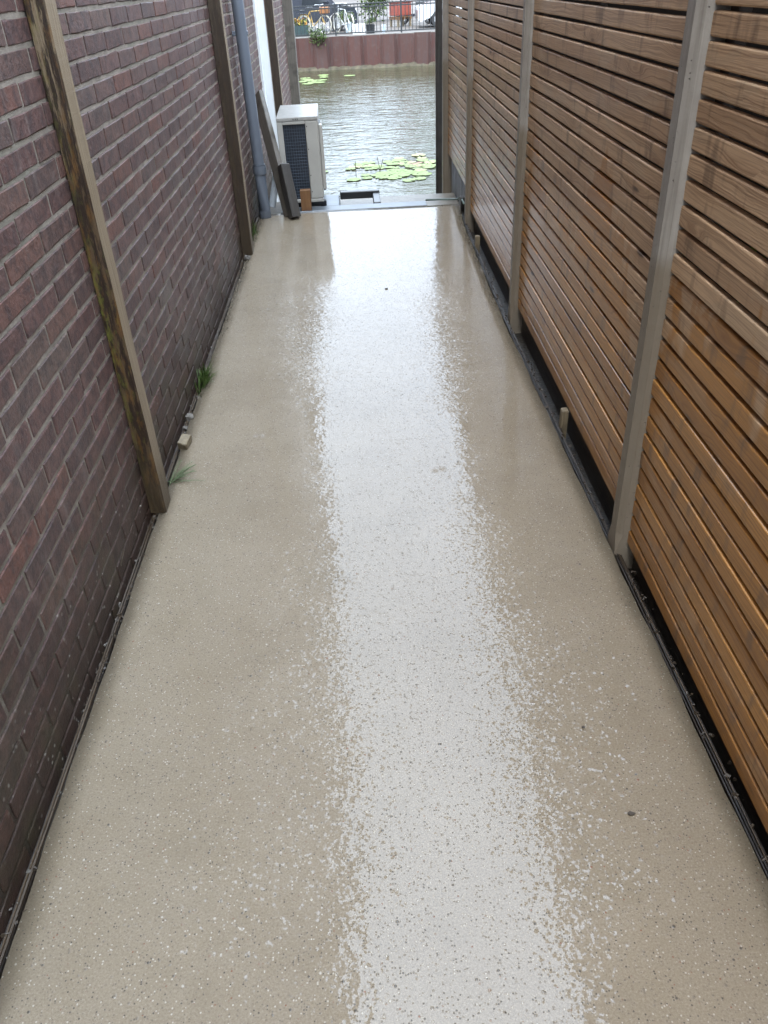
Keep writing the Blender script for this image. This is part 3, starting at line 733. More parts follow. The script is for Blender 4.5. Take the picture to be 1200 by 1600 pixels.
mb = MB(); rn = random.Random(3)
stems = []
for k in range(9):
    y = rn.uniform(0.9, 2.0); pts = [(0.93, y, -0.07)]
    for q in range(7): y += rn.uniform(-.09, .09); pts.append((0.90 + rn.uniform(-.02, .05), y, 0.02 + q * 0.19))
    mb.tube(pts, 0.004, 5); stems.append(pts)
o = mb.build('stem', M['bark']); o.parent = ivy; o.matrix_parent_inverse = Matrix.Translation((-0.93, -1.55, 0.07))
mb = MB()
for pts in stems:
    for k in range(70):
        p = Vector(pts[rn.randrange(2, 8)]); mb.leaf((min(0.96, max(0.885, p.x + rn.uniform(-.03, .05))), p.y + rn.gauss(0, .09), p.z + rn.gauss(0, .09)), rn.uniform(.02, .038), rn, asp=0.9)
o = mb.build('leaves', M['ivy']); o['kind'] = 'stuff'; o.parent = ivy; o.matrix_parent_inverse = Matrix.Translation((-0.93, -1.55, 0.07))

# ------------------------------------------------------------------ downpipe
dp = tag(empty('downpipe', (-0.765, 6.75, 0.0)), 'grey plastic downpipe with a collar on the brick wall', 'pipe')
DI = Matrix.Translation((0.765, -6.75, 0))
def dpart(mb, name, mat):
    o = mb.build(name, mat); auto_smooth(o); o.parent = dp; o.matrix_parent_inverse = DI; return o
dpart(MB().tube([(-0.768, 6.75, 7.3), (-0.755, 6.75, 1.5), (-0.742, 6.75, 0.38)], 0.043, 20), 'pipe', M['pvc'])
dpart(MB().tube([(-0.742, 6.75, 0.40), (-0.740, 6.75, 0.06), (-0.738, 6.76, 0.0), (-0.735, 6.80, -0.05)], 0.047, 20), 'lower_pipe', M['pvc'])
dpart(MB().tube([(-0.7424, 6.75, 0.335), (-0.7422, 6.75, 0.345), (-0.742, 6.75, 0.395), (-0.742, 6.75, 0.405)], [0.050, 0.053, 0.053, 0.050], 20), 'collar', M['pvc'])
dpart(MB().box(-0.822, -0.705, 6.735, 6.765, 1.28, 1.31, 0.004), 'bracket', M['pvc'])
tag(auto_smooth(MB().tube([(-0.625, 7.02, 0.34), (-0.655, 7.00, 0.20), (-0.70, 6.98, 0.03)], 0.030, 14).build('drain_pipe', M['pvc_pale'])), 'short pale slanting drain pipe beside the grey downpipe', 'pipe')

# ------------------------------------------------------------------ leaning timber
def beam_between(name, p0, p1, w, d, mat, roll=0.0):
    p0, p1 = Vector(p0), Vector(p1); L = (p1 - p0).length
    mb = MB().box(-w / 2, w / 2, -d / 2, d / 2, 0, L, 0.004, jit=0.001)
    o = mb.build(name, M[mat]); q = (p1 - p0).to_track_quat('Z', 'Y')
    o.rotation_mode = 'QUATERNION'; o.rotation_quaternion = q @ Euler((0, 0, roll)).to_quaternion(); o.location = p0
    return o
tag(beam_between('leaning_plank', (-0.535, 6.72, 0.012), (-0.742, 7.30, 0.84), 0.045, 0.115, 'plank', rad(20)), 'long weathered grey plank leaning against the wall before the outdoor unit', 'plank')
tag(beam_between('leaning_beam', (-0.492, 6.645, 0.008), (-0.555, 6.80, 0.385), 0.075, 0.085, 'beam', rad(8)), 'short thick black beam leaning on the long grey plank', 'beam')
tag(MB().box(-0.043, 0.043, -0.025, 0.025, 0, 0.165, 0.003, jit=0.001).build('wood_block', M['new_wood'], None, False, (-0.405, 6.905, 0.004)), 'upright orange brown wood block before the outdoor unit', 'block')

# ------------------------------------------------------------------ outdoor unit
ac = tag(empty('outdoor_unit', (-0.435, 7.42, 0.0), rad(1.2)), 'cream air conditioner outdoor unit with dark coil grille by the water', 'air conditioner')
HW, HD, Z_0, Z_1 = 0.166, 0.385, 0.035, 0.69
def apart(mb, name, mat, sm=False, parent=None): return mb.build(name, mat, parent or ac, sm)
apart(MB().box(-HW + .012, HW - .012, -HD + .02, HD - .02, Z_0 + .01, Z_1 - .03), 'coil', M['fin'])
apart(MB().box(-HW - .0015, HW + .0015, -HD - .0015, HD + .0015, Z_1 - .028, Z_1 + .002, 0.006, 2), 'lid', M['cream_top'])
apart(MB().box(-HW, HW, -HD, HD, Z_0, Z_0 + .028, 0.005), 'base_tray', M['cream'])
apart(MB().box(-HW, -HW + .046, -HD, -HD + .030, Z_0 + .03, Z_1 - .03, 0.004), 'corner_post', M['cream'])
apart(MB().box(HW - .105, HW, -HD, -HD + .030, Z_0 + .03, Z_1 - .03, 0.006), 'corner_panel', M['cream'])
apart(MB().box(-HW + .047, HW - .106, -HD, -HD + .02, Z_1 - .052, Z_1 - .03, 0.003), 'top_rail', M['cream'])
apart(MB().box(HW - .012, HW + .001, -HD + .031, HD, Z_0 + .03, Z_1 - .03, 0.003), 'front_panel', M['cream'])
apart(MB().box(-HW, HW - .013, HD - .016, HD, Z_0 + .03, Z_1 - .03, 0.003), 'side_panel', M['cream'])
g = MB()
for k in range(9): g.torus((HW + .02, 0.03, 0.36), 0.04 + k * 0.026, 0.0028, 'X', 28, 5)
for k in range(8):
    a = k * math.pi / 4; g.tube([(HW + .022, 0.03, 0.36), (HW + .02, 0.03 + .255 * math.cos(a), 0.36 + .255 * math.sin(a))], 0.0035, 5)
apart(g, 'fan_grille', M['cream'])
apart(MB().tube([(HW + .0012, 0.03, 0.36), (HW + .012, 0.03, 0.36)], 0.255, 32), 'fan_ring', M['blackp'])
apart(MB().box(HW + .002, HW + .03, -HD + .06, -HD + .14, 0.12, 0.62, 0.008, 2), 'service_cover', M['cream'])
g = MB()   # wire guard over the coil
x0, x1, za, zb = -HW + .046, HW - .105, Z_0 + .03, Z_1 - .052
for k in range(24):
    z = za + (zb - za) * (k + .5) / 24; g.tube([(x0, -HD + .012, z), (x1, -HD + .012, z)], 0.0014, 4)
for k in range(9):
    x = x0 + (x1 - x0) * (k + .5) / 9; g.tube([(x, -HD + .014, za), (x, -HD + .014, zb)], 0.0014, 4)
apart(g, 'coil_guard', M['mesh'])
for y in (-HD + .08, HD - .08): apart(MB().box(-HW - .02, HW + .02, y - .03, y + .03, -0.01, Z_0 - .001, 0.004), 'foot', M['blackp'])
for sx, z in ((-.03, Z_1 - .014), (-.012, Z_1 - .014), (.004, Z_1 - .014)): apart(MB().box(sx - .004, sx + .004, -HD - .006, -HD - .0042, z - .004, z + .004), 'screw', M['blackp'])
for z in (0.62, 0.45, 0.25, 0.12): apart(MB().box(HW - .096, HW - .089, -HD - .0022, -HD - .0005, z - .004, z + .004), 'screw', M['blackp'])

# ------------------------------------------------------------------ end of the path
tag(MB().box(-0.62, 0.60, 6.868, 7.02, -0.10, 0.004, 0.004).build('threshold_strip', M['zinc']), 'wet grey metal strip across the far end of the path', 'strip')
tag(MB().box(-6.0, 0.925, 6.864, 7.75, -1.6, -0.105).box(0.20, 0.93, 7.752, 8.15, -1.6, -0.26, 0.01).build('landing', M['ledge']), 'low beige concrete landing below the end of the path', kind='structure')
br = tag(empty('black_frame', (0.0, 7.4, -0.10)), 'low black frame with a flat grey top at the water beyond the path', 'frame')
BRI = Matrix.Translation((0, -7.4, 0.10))
for mb, nm, mt in ((MB().box(-0.13, 0.225, 7.47, 7.53, -0.052, 0.012, 0.006), 'rail', 'blackp'), (MB().box(0.16, 0.222, 7.10, 7.468, -0.052, -0.004, 0.006), 'side_rail', 'blackp'),
                   (MB().box(-0.30, -0.136, 7.12, 7.53, -0.06, -0.018, 0.006), 'plate', 'zinc'), (MB().box(-0.305, -0.131, 7.11, 7.54, -0.104, -0.061, 0.004), 'plate_base', 'blackp'),
                   (MB().box(0.17, 0.215, 7.48, 7.52, -0.104, -0.053, 0.002), 'leg', 'white')):
    o = mb.build(nm, M[mt]); o.parent = br; o.matrix_parent_inverse = BRI
# milky sheet below the last fence panel, hose
sh = MB(); prev = None
for k in range(25):
    t = k / 24; y = 6.9 + 1.1 * t; x = 0.93 + 0.012 * math.sin(t * 60) + 0.01 * t
    cur = ((x, y, -0.25), (x, y, 0.26))
    if prev: sh.quad(prev[0], cur[0], cur[1], prev[1])
    prev = cur
o = sh.build('plastic_sheet', M['plastic_sheet'], None, True)
sm = o.modifiers.new('thick', 'SOLIDIFY'); sm.thickness = 0.003
tag(o, 'milky corrugated plastic sheet under the last fence panel', 'sheet')
tag(MB().tube([(0.60, 7.03, 0.006), (0.72, 7.02, 0.008), (0.80, 6.98, 0.012), (0.86, 6.90, 0.03), (0.875, 6.80, 0.07), (0.86, 6.62, 0.085), (0.85, 6.42, 0.10)], 0.008, 8).build('garden_hose', M['hose'], None, True), 'thin green grey hose at the far right corner of the path', 'hose')

# ------------------------------------------------------------------ small things on the path
def tuft(name, base, n, h, spread, mat, label, lean=(0, 0), w=0.003, cat='grass', seed=1):
    rn = random.Random(seed); mb = MB()
    for k in range(n):
        b = Vector((base[0] + rn.gauss(0, spread[0]), base[1] + rn.gauss(0, spread[1]), base[2]))
        d = Vector((rn.gauss(lean[0], .45), rn.gauss(lean[1], .45), 1)).normalized(); L = h * rn.uniform(.5, 1.1)
        s_ = Vector((-d.y, d.x, 0)).normalized() * w * rn.uniform(.6, 1.2) if abs(d.x) + abs(d.y) > 1e-3 else Vector((w, 0, 0))
        m1 = b + d * L * .55; tip = b + d * L + Vector((d.x, d.y, -0.5)) * L * rn.uniform(.1, .4)
        v = [mb.bm.verts.new(q) for q in (b - s_, b + s_, m1 + s_ * .7, m1 - s_ * .7, tip)]
        mb.bm.faces.new((v[0], v[1], v[2], v[3])); mb.bm.faces.new((v[3], v[2], v[4]))
    return tag(mb.build(name, M[mat]), label, cat, 'weeds along the foot of the brick wall')
tuft('grass_tuft', (-0.795, 3.60, -0.01), 150, 0.10, (.012, .06), 'grass', 'dark green grass tuft in the gap at the foot of the wall', (.35, -.1), seed=4)
tuft('grass_tuft', (-0.795, 6.30, -0.02), 60, 0.11, (.012, .06), 'grass', 'grass tuft between the second timber post and the downpipe', (.2, 0), seed=9)
# feathery weed
mb = MB(); rn = random.Random(12)
for k in range(17):
    b = Vector((-0.785 + rn.gauss(0, .008), 2.66 + rn.gauss(0, .02), -0.005)); d = Vector((rn.uniform(.35, 1.1), rn.uniform(-.25, .9), rn.uniform(.25, .8))).normalized()
    L = rn.uniform(.07, .15); pts = [b + d * L * t + Vector((0, 0, -.03 * t * t)) for t in (0, .33, .66, 1)]
    mb.tube(pts, [.0012, .001, .0008, .0004], 4)
    for t in range(3, 12):
        q = b + d * L * t / 12 + Vector((0, 0, -.03 * (t / 12) ** 2)); sd_ = d.cross(Vector((0, 0, 1))).normalized()
        for s_ in (-1, 1):
            e = q + (d * .8 + sd_ * s_ * .9 + Vector((0, 0, rn.uniform(-.1, .3)))).normalized() * .018
            mb.tri(q - d * .0014, q + d * .0014, e)
tag(mb.build('weed', M['fern']), 'pale feathery weed beside the nearest timber post', 'weed', 'weeds along the foot of the brick wall')
o = MB().box(-.020, .020, -.03, .03, 0, .036, .003, jit=.003).build('wood_chip', M['peg'], None, False, (-0.772, 2.945, 0.0)); o.rotation_euler = (0.25, 0.1, -0.25)
tag(o, 'small square wood offcut lying on the path edge before the grass', 'offcut')
def rubble(x, y, z, r, label, seed):
    rn = random.Random(seed); bm = bmesh.new(); bmesh.ops.create_icosphere(bm, subdivisions=2, radius=r)
    for v in bm.verts: v.co *= rn.uniform(.7, 1.15); v.co.z *= .7
    me = bpy.data.meshes.new('mortar_lump'); bm.to_mesh(me); bm.free(); me.materials.append(M['stone'])
    tag(link('mortar_lump', me, None, (x, y, z)), label, 'rubble', 'mortar lumps in the wall gap')
rubble(-0.797, 3.20, 0.004, 0.020, 'larger grey mortar lump in the gap beyond the wood offcut', 1)
rubble(-0.799, 3.10, 0.000, 0.013, 'smaller grey mortar lump in the gap beyond the wood offcut', 2)
rubble(-0.775, 5.60, 0.010, 0.026, 'grey mortar lump at the foot of the second timber post', 5)
o = MB().tube([(-0.816, 2.03, 0.075), (-0.808, 2.035, 0.10), (-0.800, 2.05, 0.122)], [.004, .0035, .003], 6).build('twig', M['deadleaf'])
tag(o, 'small black twig stuck on the low brick wall before the post', 'twig')
def crumb(x, y, s_, label, seed):
    rn = random.Random(seed); mb = MB()
    n = 7; c = [(x + s_ * rn.uniform(.6, 1.1) * math.cos(2 * math.pi * k / n), y + s_ * .7 * rn.uniform(.6, 1.1) * math.sin(2 * math.pi * k / n)) for k in range(n)]
    mb.prism(c, 0.0015, 0.0015 + s_ * .45)
    tag(mb.build('dead_leaf', M['deadleaf']), label, 'leaf', 'dark leaf scraps on the path')
crumb(0.163, 4.797, 0.012, 'dark leaf scrap alone in the bright far reflection on the path', 1)
crumb(0.545, 1.075 + .0, 0.009, 'dark leaf scrap on the right of the path near the fence', 2)
crumb(0.50, 1.33, 0.006, 'smaller dark leaf scrap on the right of the path', 3)

# ------------------------------------------------------------------ water lilies
def lily(center, pads, label, seed):
    root = tag(empty('water_lily', (center[0], center[1], -1.35)), label, 'water lily', 'water lilies on the canal')
    rn = random.Random(seed); I = Matrix.Translation((-center[0], -center[1], 1.35))
    for k, (x, y, r, mt) in enumerate(pads):
        bm = bmesh.new(); n = 18; a0 = rn.uniform(0, 6.28); c = bm.verts.new((x, y, -1.338 + rn.uniform(-.003, .003))); vs = []
        for q in range(n + 1):
            a = a0 + 0.18 + (2 * math.pi - 0.36) * q / n; rr = r * rn.uniform(.94, 1.04)
            vs.append(bm.verts.new((x + rr * math.cos(a), y + rr * math.sin(a), -1.338 + rn.uniform(-.002, .006))))
        for q in range(n): bm.faces.new((c, vs[q], vs[q + 1]))
        me = bpy.data.meshes.new('lily_pad'); bm.to_mesh(me); bm.free(); me.materials.append(M[mt])
        o = link('lily_pad', me); o.parent = root; o.matrix_parent_inverse = I
        s_ = o.modifiers.new('thick', 'SOLIDIFY'); s_.thickness = 0.002
    return root, I
rn = random.Random(21); pads = []
def addpads(n, cx, cy, sx, sy, r0, r1, mts):
    t = 0
    while n and t < 2000:
        t += 1; x, y, r = rn.gauss(cx, sx), rn.gauss(cy, sy), rn.uniform(r0, r1)
        if all((x - a) ** 2 + (y - b) ** 2 > (0.52 * (r + c)) ** 2 for a, b, c, _ in pads): pads.append((x, y, r, rn.choice(mts))); n -= 1
addpads(34, 1.12, 15.7, .27, .40, .08, .15, ['pad', 'pad', 'pad', 'pad', 'pad2'])
addpads(18, 0.75, 15.0, .26, .16, .08, .14, ['pad'])
addpads(11, 0.28, 15.9, .26, .2, .06, .11, ['pad', 'pad2'])
pads.append((1.13, 15.85, .10, 'pad3')); pads.append((1.25, 15.95, .07, 'pad3'))
root, I = lily((0.9, 15.5), pads, 'near patch of yellow green lily pads on the canal beside the fence end', 2)
for x, y, dx in ((0.05, 15.2, .0), (0.47, 15.3, .08), (0.5, 15.5, -.05)):
    o = MB().tube([(x, y, -1.36), (x + dx * .5, y, -1.25), (x + dx, y, -1.12)], .006, 5).build('stalk', M['deadleaf']); o.parent = root; o.matrix_parent_inverse = I
pads = []
addpads(9, -1.45, 31.3, .35, .5, .16, .26, ['pad']); addpads(3, -0.85, 32.6, .25, .4, .14, .22, ['pad']); addpads(1, 0.15, 32.4, .05, .1, .2, .25, ['pad'])
lily((-1.2, 31.5), pads, 'far small patch of lily pads below the sheet pile wall', 6)

# ------------------------------------------------------------------ far quay: sheet piles, cap, railing
quay = tag(empty('sheet_pile_wall', (1.0, 35.15, -1.35)), 'rusty brown steel sheet pile wall along the far canal bank', 'wall')
QI = Matrix.Translation((-1.0, -35.15, 1.35))
pv = []
for v in range(2):
    bm = bmesh.new(); w_ = 0.325
    yo = -0.12 if v else 0.07
    pr = [(-w_ + .004, 0.0), (-w_ * .62, yo), (w_ * .62, yo), (w_ - .004, 0.0)]
    lo = [bm.verts.new((a, b, -0.45)) for a, b in pr] + [bm.verts.new((a, b + .02, -0.45)) for a, b in pr[::-1]]
    hi = [bm.verts.new((a, b, 1.10)) for a, b in pr] + [bm.verts.new((a, b + .02, 1.10)) for a, b in pr[::-1]]
    bm.faces.new(lo[::-1]); bm.faces.new(hi)
    for i in range(8): bm.faces.new((lo[i], lo[(i + 1) % 8], hi[(i + 1) % 8], hi[i]))
    bmesh.ops.recalc_face_normals(bm, faces=bm.faces[:])
    me = bpy.data.meshes.new('sheet_pile'); bm.to_mesh(me); bm.free(); me.materials.append(M['pile']); pv.append(me)
for k in range(-16, 19):
    o = link('sheet_pile', pv[k % 2]); o.location = (1.0 + k * 0.65, 35.15 - 0.002 * k, -1.35 + random.uniform(-.02, .012)); o.parent = quay; o.matrix_parent_inverse = QI
o = MB().box(-60, 60, 35.30, 35.6, -1.9, -0.238).build('backing_wall', M['kerb']); o.parent = quay; o.matrix_parent_inverse = QI
o = MB().box(-40, -9.8, 34.9, 35.268, -1.9, -0.25).box(13.2, 40, 34.9, 35.268, -1.9, -0.25).build('side_wall', M['pile']); o.parent = quay; o.matrix_parent_inverse = QI
# algae line
bm = bmesh.new(); prev = None; rn = random.Random(5)
for k in range(240):
    x = -9.6 + 22.6 * k / 239; ph = x * 2 * math.pi / 1.3
    d = 0.14 + 0.07 * math.sin(ph) + 0.05 * math.sin(x * 1.7) + rn.uniform(-.02, .02); t = 0.035 + .02 * math.sin(x * 5) + rn.uniform(0, .03)
    cur = [bm.verts.new(p) for p in ((x, 35.3, -1.30 + t * 1.8), (x, 35.15 - d * .5, -1.30 + t), (x, 35.12 - d, -1.36), (x, 35.3, -1.5))]
    if prev:
        for i in range(3): bm.faces.new((prev[i], prev[i + 1], cur[i + 1], cur[i]))
    prev = cur
bmesh.ops.recalc_face_normals(bm, faces=bm.faces[:])
me = bpy.data.meshes.new('algae'); bm.to_mesh(me); bm.free(); me.materials.append(M['algae'])
tag(link('algae', me), 'tan algae fringe along the waterline of the sheet pile wall', 'algae', kind='stuff')

rl = tag(empty('railing', (1.0, 35.42, -0.238)), 'dark iron bar railing on top of the far quay', 'railing')
RI = Matrix.Translation((-1.0, -35.42, 0.238))
def rpart(me_or, name, loc=None):
    o = link(name, me_or); o.parent = rl; o.matrix_parent_inverse = RI
    if loc: o.location = loc
    return o
barm = MB().box(-.012, .012, -.012, .012, 0.07, 1.0).mesh('bar', M['iron'])
postm = MB().box(-.03, .03, -.03, .03, 0.0, 1.06, .004).mesh('post', M['iron'])
for k in range(95):
    x = -5.4 + k * 0.138
    rpart(barm, 'bar', (x, 35.42, -0.238))
for k in range(6): rpart(postm, 'post', (-5.39 + k * 2.52, 35.42, -0.238))
for z in (0.07, 0.90, 1.0): rpart(MB().box(-5.45, 7.75, 35.395, 35.445, -0.238 + z - .02, -0.238 + z + .02, .003).mesh('rail', M['iron']), 'rail')

# weed hanging from the quay
def bush(name, base, size, n, leaf, mat, label, cat, group=None, trunk=None, seed=0, zs=1.0):
    rn = random.Random(seed); root = tag(empty(name, base), label, cat, group); I = Matrix.Translation(-Vector(base))
    mb = MB()
    for k in range(7):
        a = rn.uniform(0, 6.28); mb.tube([base, (base[0] + .25 * size * math.cos(a), base[1] + .25 * size * math.sin(a), base[2] + size * .35 * zs), (base[0] + .45 * size * math.cos(a), base[1] + .45 * size * math.sin(a), base[2] + size * .7 * zs)], [.02 * size, .012 * size, .005 * size], 5)
    o = mb.build('stem', M['bark']); o.parent = root; o.matrix_parent_inverse = I
    mb = MB(); cl_ = [Vector((rn.gauss(0, .28), rn.gauss(0, .28), rn.uniform(.25, .85) * zs)) * size for _ in range(9)]
    for k in range(n):
        c = cl_[rn.randrange(9)]; mb.leaf(Vector(base) + c + Vector((rn.gauss(0, .14), rn.gauss(0, .14), rn.gauss(0, .14))) * size, leaf * rn.uniform(.6, 1.3), rn)
    o = mb.build('foliage', M[mat]); o['kind'] = 'stuff'; o.parent = root; o.matrix_parent_inverse = I
    return root
bush('shrub', (-1.05, 35.02, -0.55), 0.62, 900, .07, 'grass', 'green weed bush growing from the top of the sheet pile wall', 'shrub', seed=2)
bush('shrub', (1.5, 46.0, -0.25), 1.5, 1400, .16, 'foliage', 'green shrub on the far street behind the paving', 'shrub', seed=4)
bush('shrub', (0.15, 37.6, -0.02), 0.6, 500, .09, 'pad', 'yellow green leafy plant in the pale blue tub behind the white bicycle', 'plant', seed=8)
bush('shrub', (1.0, 36.15, -0.0), 0.28, 300, .06, 'foliage', 'small dark plant in the black pot on the far quay', 'plant', seed=9)

# ------------------------------------------------------------------ far street: bicycles
def bicycle(loc, rz, paint, tyre, label, basket=False):
    root = tag(empty('bicycle', loc, rz), label, 'bicycle', 'bicycles behind the railing')
    R_ = 0.34
    pm = plain('bike_paint', paint, 0.3)
    for x in (-0.53, 0.53):
        w_ = MB().torus((x, 0, R_), R_ - .02, .022, 'Y', 28, 6).build('wheel', tyre, root)
        s_ = MB()
        for k in range(12): a = k * math.pi / 6; s_.tube([(x, 0, R_), (x + (R_ - .03) * math.cos(a), 0, R_ + (R_ - .03) * math.sin(a))], .003, 4)
        s_.torus((x, 0, R_), R_ - .045, .008, 'Y', 24, 5); s_.tube([(x, -.04, R_), (x, .04, R_)], .025, 8)
        s_.build('spokes', M['rim'], w_)
    f = MB(); bb = (-0.07, 0, .29); seat = (-0.20, 0, .80); hd = (0.36, 0, .82); hb = (0.40, 0, .62)
    for a, b in ((bb, seat), (bb, hb), (seat, hd), ((-0.53, 0, R_), bb), ((-0.53, 0, R_), seat)): f.tube([a, b], .018, 7)
    f.build('frame', pm, root)
    MB().tube([(0.34, 0, .90), hb, (0.53, .05, R_)], .016, 7).tube([hb, (0.53, -.05, R_)], .014, 7).build('fork', pm, root)
    MB().tube([(0.20, .30, .98), (0.32, .22, 1.02), (0.34, 0, 1.0), (0.32, -.22, 1.02), (0.20, -.30, .98)], .013, 7).tube([(0.34, 0, .88), (0.34, 0, 1.0)], .013, 6).build('handlebar', M['rim'], root)
    MB().box(-0.34, -0.08, -.09, .09, .90, .95, .025, 2).tube([(-.2, 0, .8), (-.21, 0, .91)], .013, 6).build('saddle', M['blackp'], root)
    MB().torus((-0.53, 0, R_), R_ + .03, .016, 'Y', 16, 5, rad(10), rad(175)).build('mudguard', pm, root)
    MB().box(-0.80, -0.38, -.07, .07, .72, .74, .004).build('rack', M['iron'], root)
    MB().tube([(-.07, -.09, .29), (-.07, .09, .29)], .03, 8).tube([(-.07, .09, .29), (.08, .1, .24)], .01, 5).tube([(-.07, -.09, .29), (-.22, -.1, .34)], .01, 5).build('crank', M['rim'], root)
    if basket: MB().box(0.42, 0.68, -.17, .17, .72, .94, .02).build('basket', basket, root)
    return root
cream_tyre = plain('cream_tyre', (0.36, 0.34, 0.27), 0.6)
bicycle((-1.18, 36.75, -0.25), rad(-38), (0.34, 0.21, 0.04), cream_tyre, 'yellow bicycle with cream tyres and orange basket behind the railing', plain('orange_basket', (0.2100, 0.0840, 0.0245), 0.6))
bicycle((-0.05, 37.25, -0.25), rad(118), (0.42, 0.43, 0.42), cream_tyre, 'white bicycle with pale mudguard behind the railing')

# planters, boxes
def planter(name, x0, x1, y0, y1, h, mat, label, soil=True, tap=0.02):
    root = tag(empty(name, ((x0 + x1) / 2, (y0 + y1) / 2, -0.25)), label, 'planter' if soil else 'box'); cx, cy = (x0 + x1) / 2, (y0 + y1) / 2
    a, b = (x1 - x0) / 2, (y1 - y0) / 2; bm = bmesh.new()
    def rect(q, z): return [bm.verts.new((sx * (a - q), sy * (b - q), z)) for sx, sy in ((-1, -1), (1, -1), (1, 1), (-1, 1))]
    r = [rect(tap, 0), rect(0, h), rect(.025, h), rect(.03, h - .06)]
    for i in range(3):
        for k in range(4): bm.faces.new((r[i][k], r[i][(k + 1) % 4], r[i + 1][(k + 1) % 4], r[i + 1][k]))
    bm.faces.new(r[0][::-1])
    bmesh.ops.recalc_face_normals(bm, faces=bm.faces[:])
    me = bpy.data.meshes.new('tub'); bm.to_mesh(me); bm.free(); me.materials.append(mat)
    link('tub', me, root)
    MB().box(-a + .032, a - .032, -b + .032, b - .032, h - .10, h - .055).build('filling', M['soil'] if soil else mat, root)
    return root
planter('planter_box', -2.25, -1.42, 36.3, 36.7, 0.36, plain('dark_green_box', (0.03, 0.055, 0.055), 0.5), 'dark green planter box with yellow flowers on the far quay')
planter('tub', 0.03, 0.30, 37.45, 37.75, 0.36, plain('pale_blue_tub', (0.42, 0.50, 0.54), 0.4), 'pale blue tub beside the white bicycle')
planter('white_crate', 0.30, 0.79, 35.85, 36.2, 0.33, M['white'], 'white square box against the railing on the far quay', False, 0.0)
planter('plant_pot', 0.84, 1.17, 35.95, 36.3, 0.30, M['blackp'], 'black pot with a small plant next to the white box')
planter('bucket', 1.46, 1.60, 36.2, 36.34, 0.26, plain('bucket_blue', (0.50, 0.60, 0.68), 0.4), 'small light blue bucket on the far quay', False, 0.02)
fl = tag(empty('flowers', (-1.83, 36.5, 0.06)), 'yellow and orange flowers in the dark green planter box', 'flowers'); FI = Matrix.Translation((1.83, -36.5, -0.06))
rn = random.Random(31); mb = MB()
for k in range(300): mb.leaf((rn.uniform(-2.2, -1.46), rn.uniform(36.35, 36.65), .08 + abs(rn.gauss(0, .11))), .10 * rn.uniform(.6, 1.2), rn)
o = mb.build('leaves', M['foliage']); o['kind'] = 'stuff'; o.parent = fl; o.matrix_parent_inverse = FI
for mt, n in ((plain('flower_yellow', (0.42, 0.30, 0.05), 0.5), 26), (plain('flower_orange', (0.36, 0.16, 0.03), 0.5), 14)):
    mb = MB()
    for k in range(n):
        x, y, z = rn.uniform(-2.2, -1.46), rn.uniform(36.3, 36.65), .16 + abs(rn.gauss(0, .13))
        for q in range(5): mb.leaf((x, y, z), .075, rn, asp=.8)
    o = mb.build('blooms', mt); o['kind'] = 'stuff'; o.parent = fl; o.matrix_parent_inverse = FI
tag(MB().tube([(0.98, 36.1, 0.0), (0.98, 36.1, 0.52)], .012, 6).box(.93, 1.05, 36.085, 36.115, .49, .53).build('garden_fork', M['iron']), 'thin dark stick with crossbar standing in the black pot', 'stick')

# red container on a pallet
rc = tag(empty('red_container', (2.42, 40.0, -0.25), rad(28)), 'red orange plastic container on a wooden pallet across the canal', 'container')
rm = plain('red_plastic', (0.2080, 0.0416, 0.0240), 0.4)
MB().box(-.36, .36, -.33, .33, .40, .86, .03, 2).build('body', rm, rc); MB().box(-.385, .385, -.355, .355, .862, .92, .02, 2).build('lid', rm, rc)
for x in (-.3, 0, .3): MB().box(x - .05, x + .05, -.36, .36, .262, .345).build('bearer', M['new_wood'], rc)
for y in (-.3, -.1, .1, .3): MB().box(-.39, .39, y - .07, y + .07, .346, .372).build('pallet_board', M['new_wood'], rc)
for x in (-.3, .3):
    for y in (-.3, .3): MB().box(x - .04, x + .04, y - .04, y + .04, 0, .26).build('leg', M['peg'], rc)

# scooter
st = tag(empty('scooter', (3.2, 41.2, -0.25), rad(150)), 'dark motor scooter parked behind the red container', 'scooter')
for x in (-.6, .6):
    w_ = MB().torus((x, 0, .24), .18, .06, 'Y', 22, 8).build('wheel', M['tyre'], st); MB().tube([(x, -.04, .24), (x, .04, .24)], .11, 12).build('hub', M['rim'], w_)
MB().prism([(-.75, .45), (-.1, .45), (-.05, .30), (.35, .28), (.42, .38), (.0, .40), (-.12, .75), (-.8, .72)], -.17, .17, 'Y').build('body', plain('scooter_navy', (0.03, 0.032, 0.045), .25, coat=1), st)
MB().prism([(.34, .30), (.50, .34), (.52, .95), (.40, 1.0)], -.20, .20, 'Y').build('front_shield', plain('scooter_shield', (0.035, 0.035, 0.04), .25, coat=1), st)
MB().box(-.75, -.05, -.15, .15, .752, .85, .04, 2).build('seat', M['blackp'], st)
MB().tube([(.42, -.34, 1.06), (.45, 0, 1.02), (.42, .34, 1.06)], .018, 7).tube([(.6, 0, .24), (.44, 0, 1.03)], .03, 7).build('handlebar', M['iron'], st)
MB().tube([(.50, 0, .82), (.56, 0, .82)], .085, 14).build('headlight', M['rim'], st)

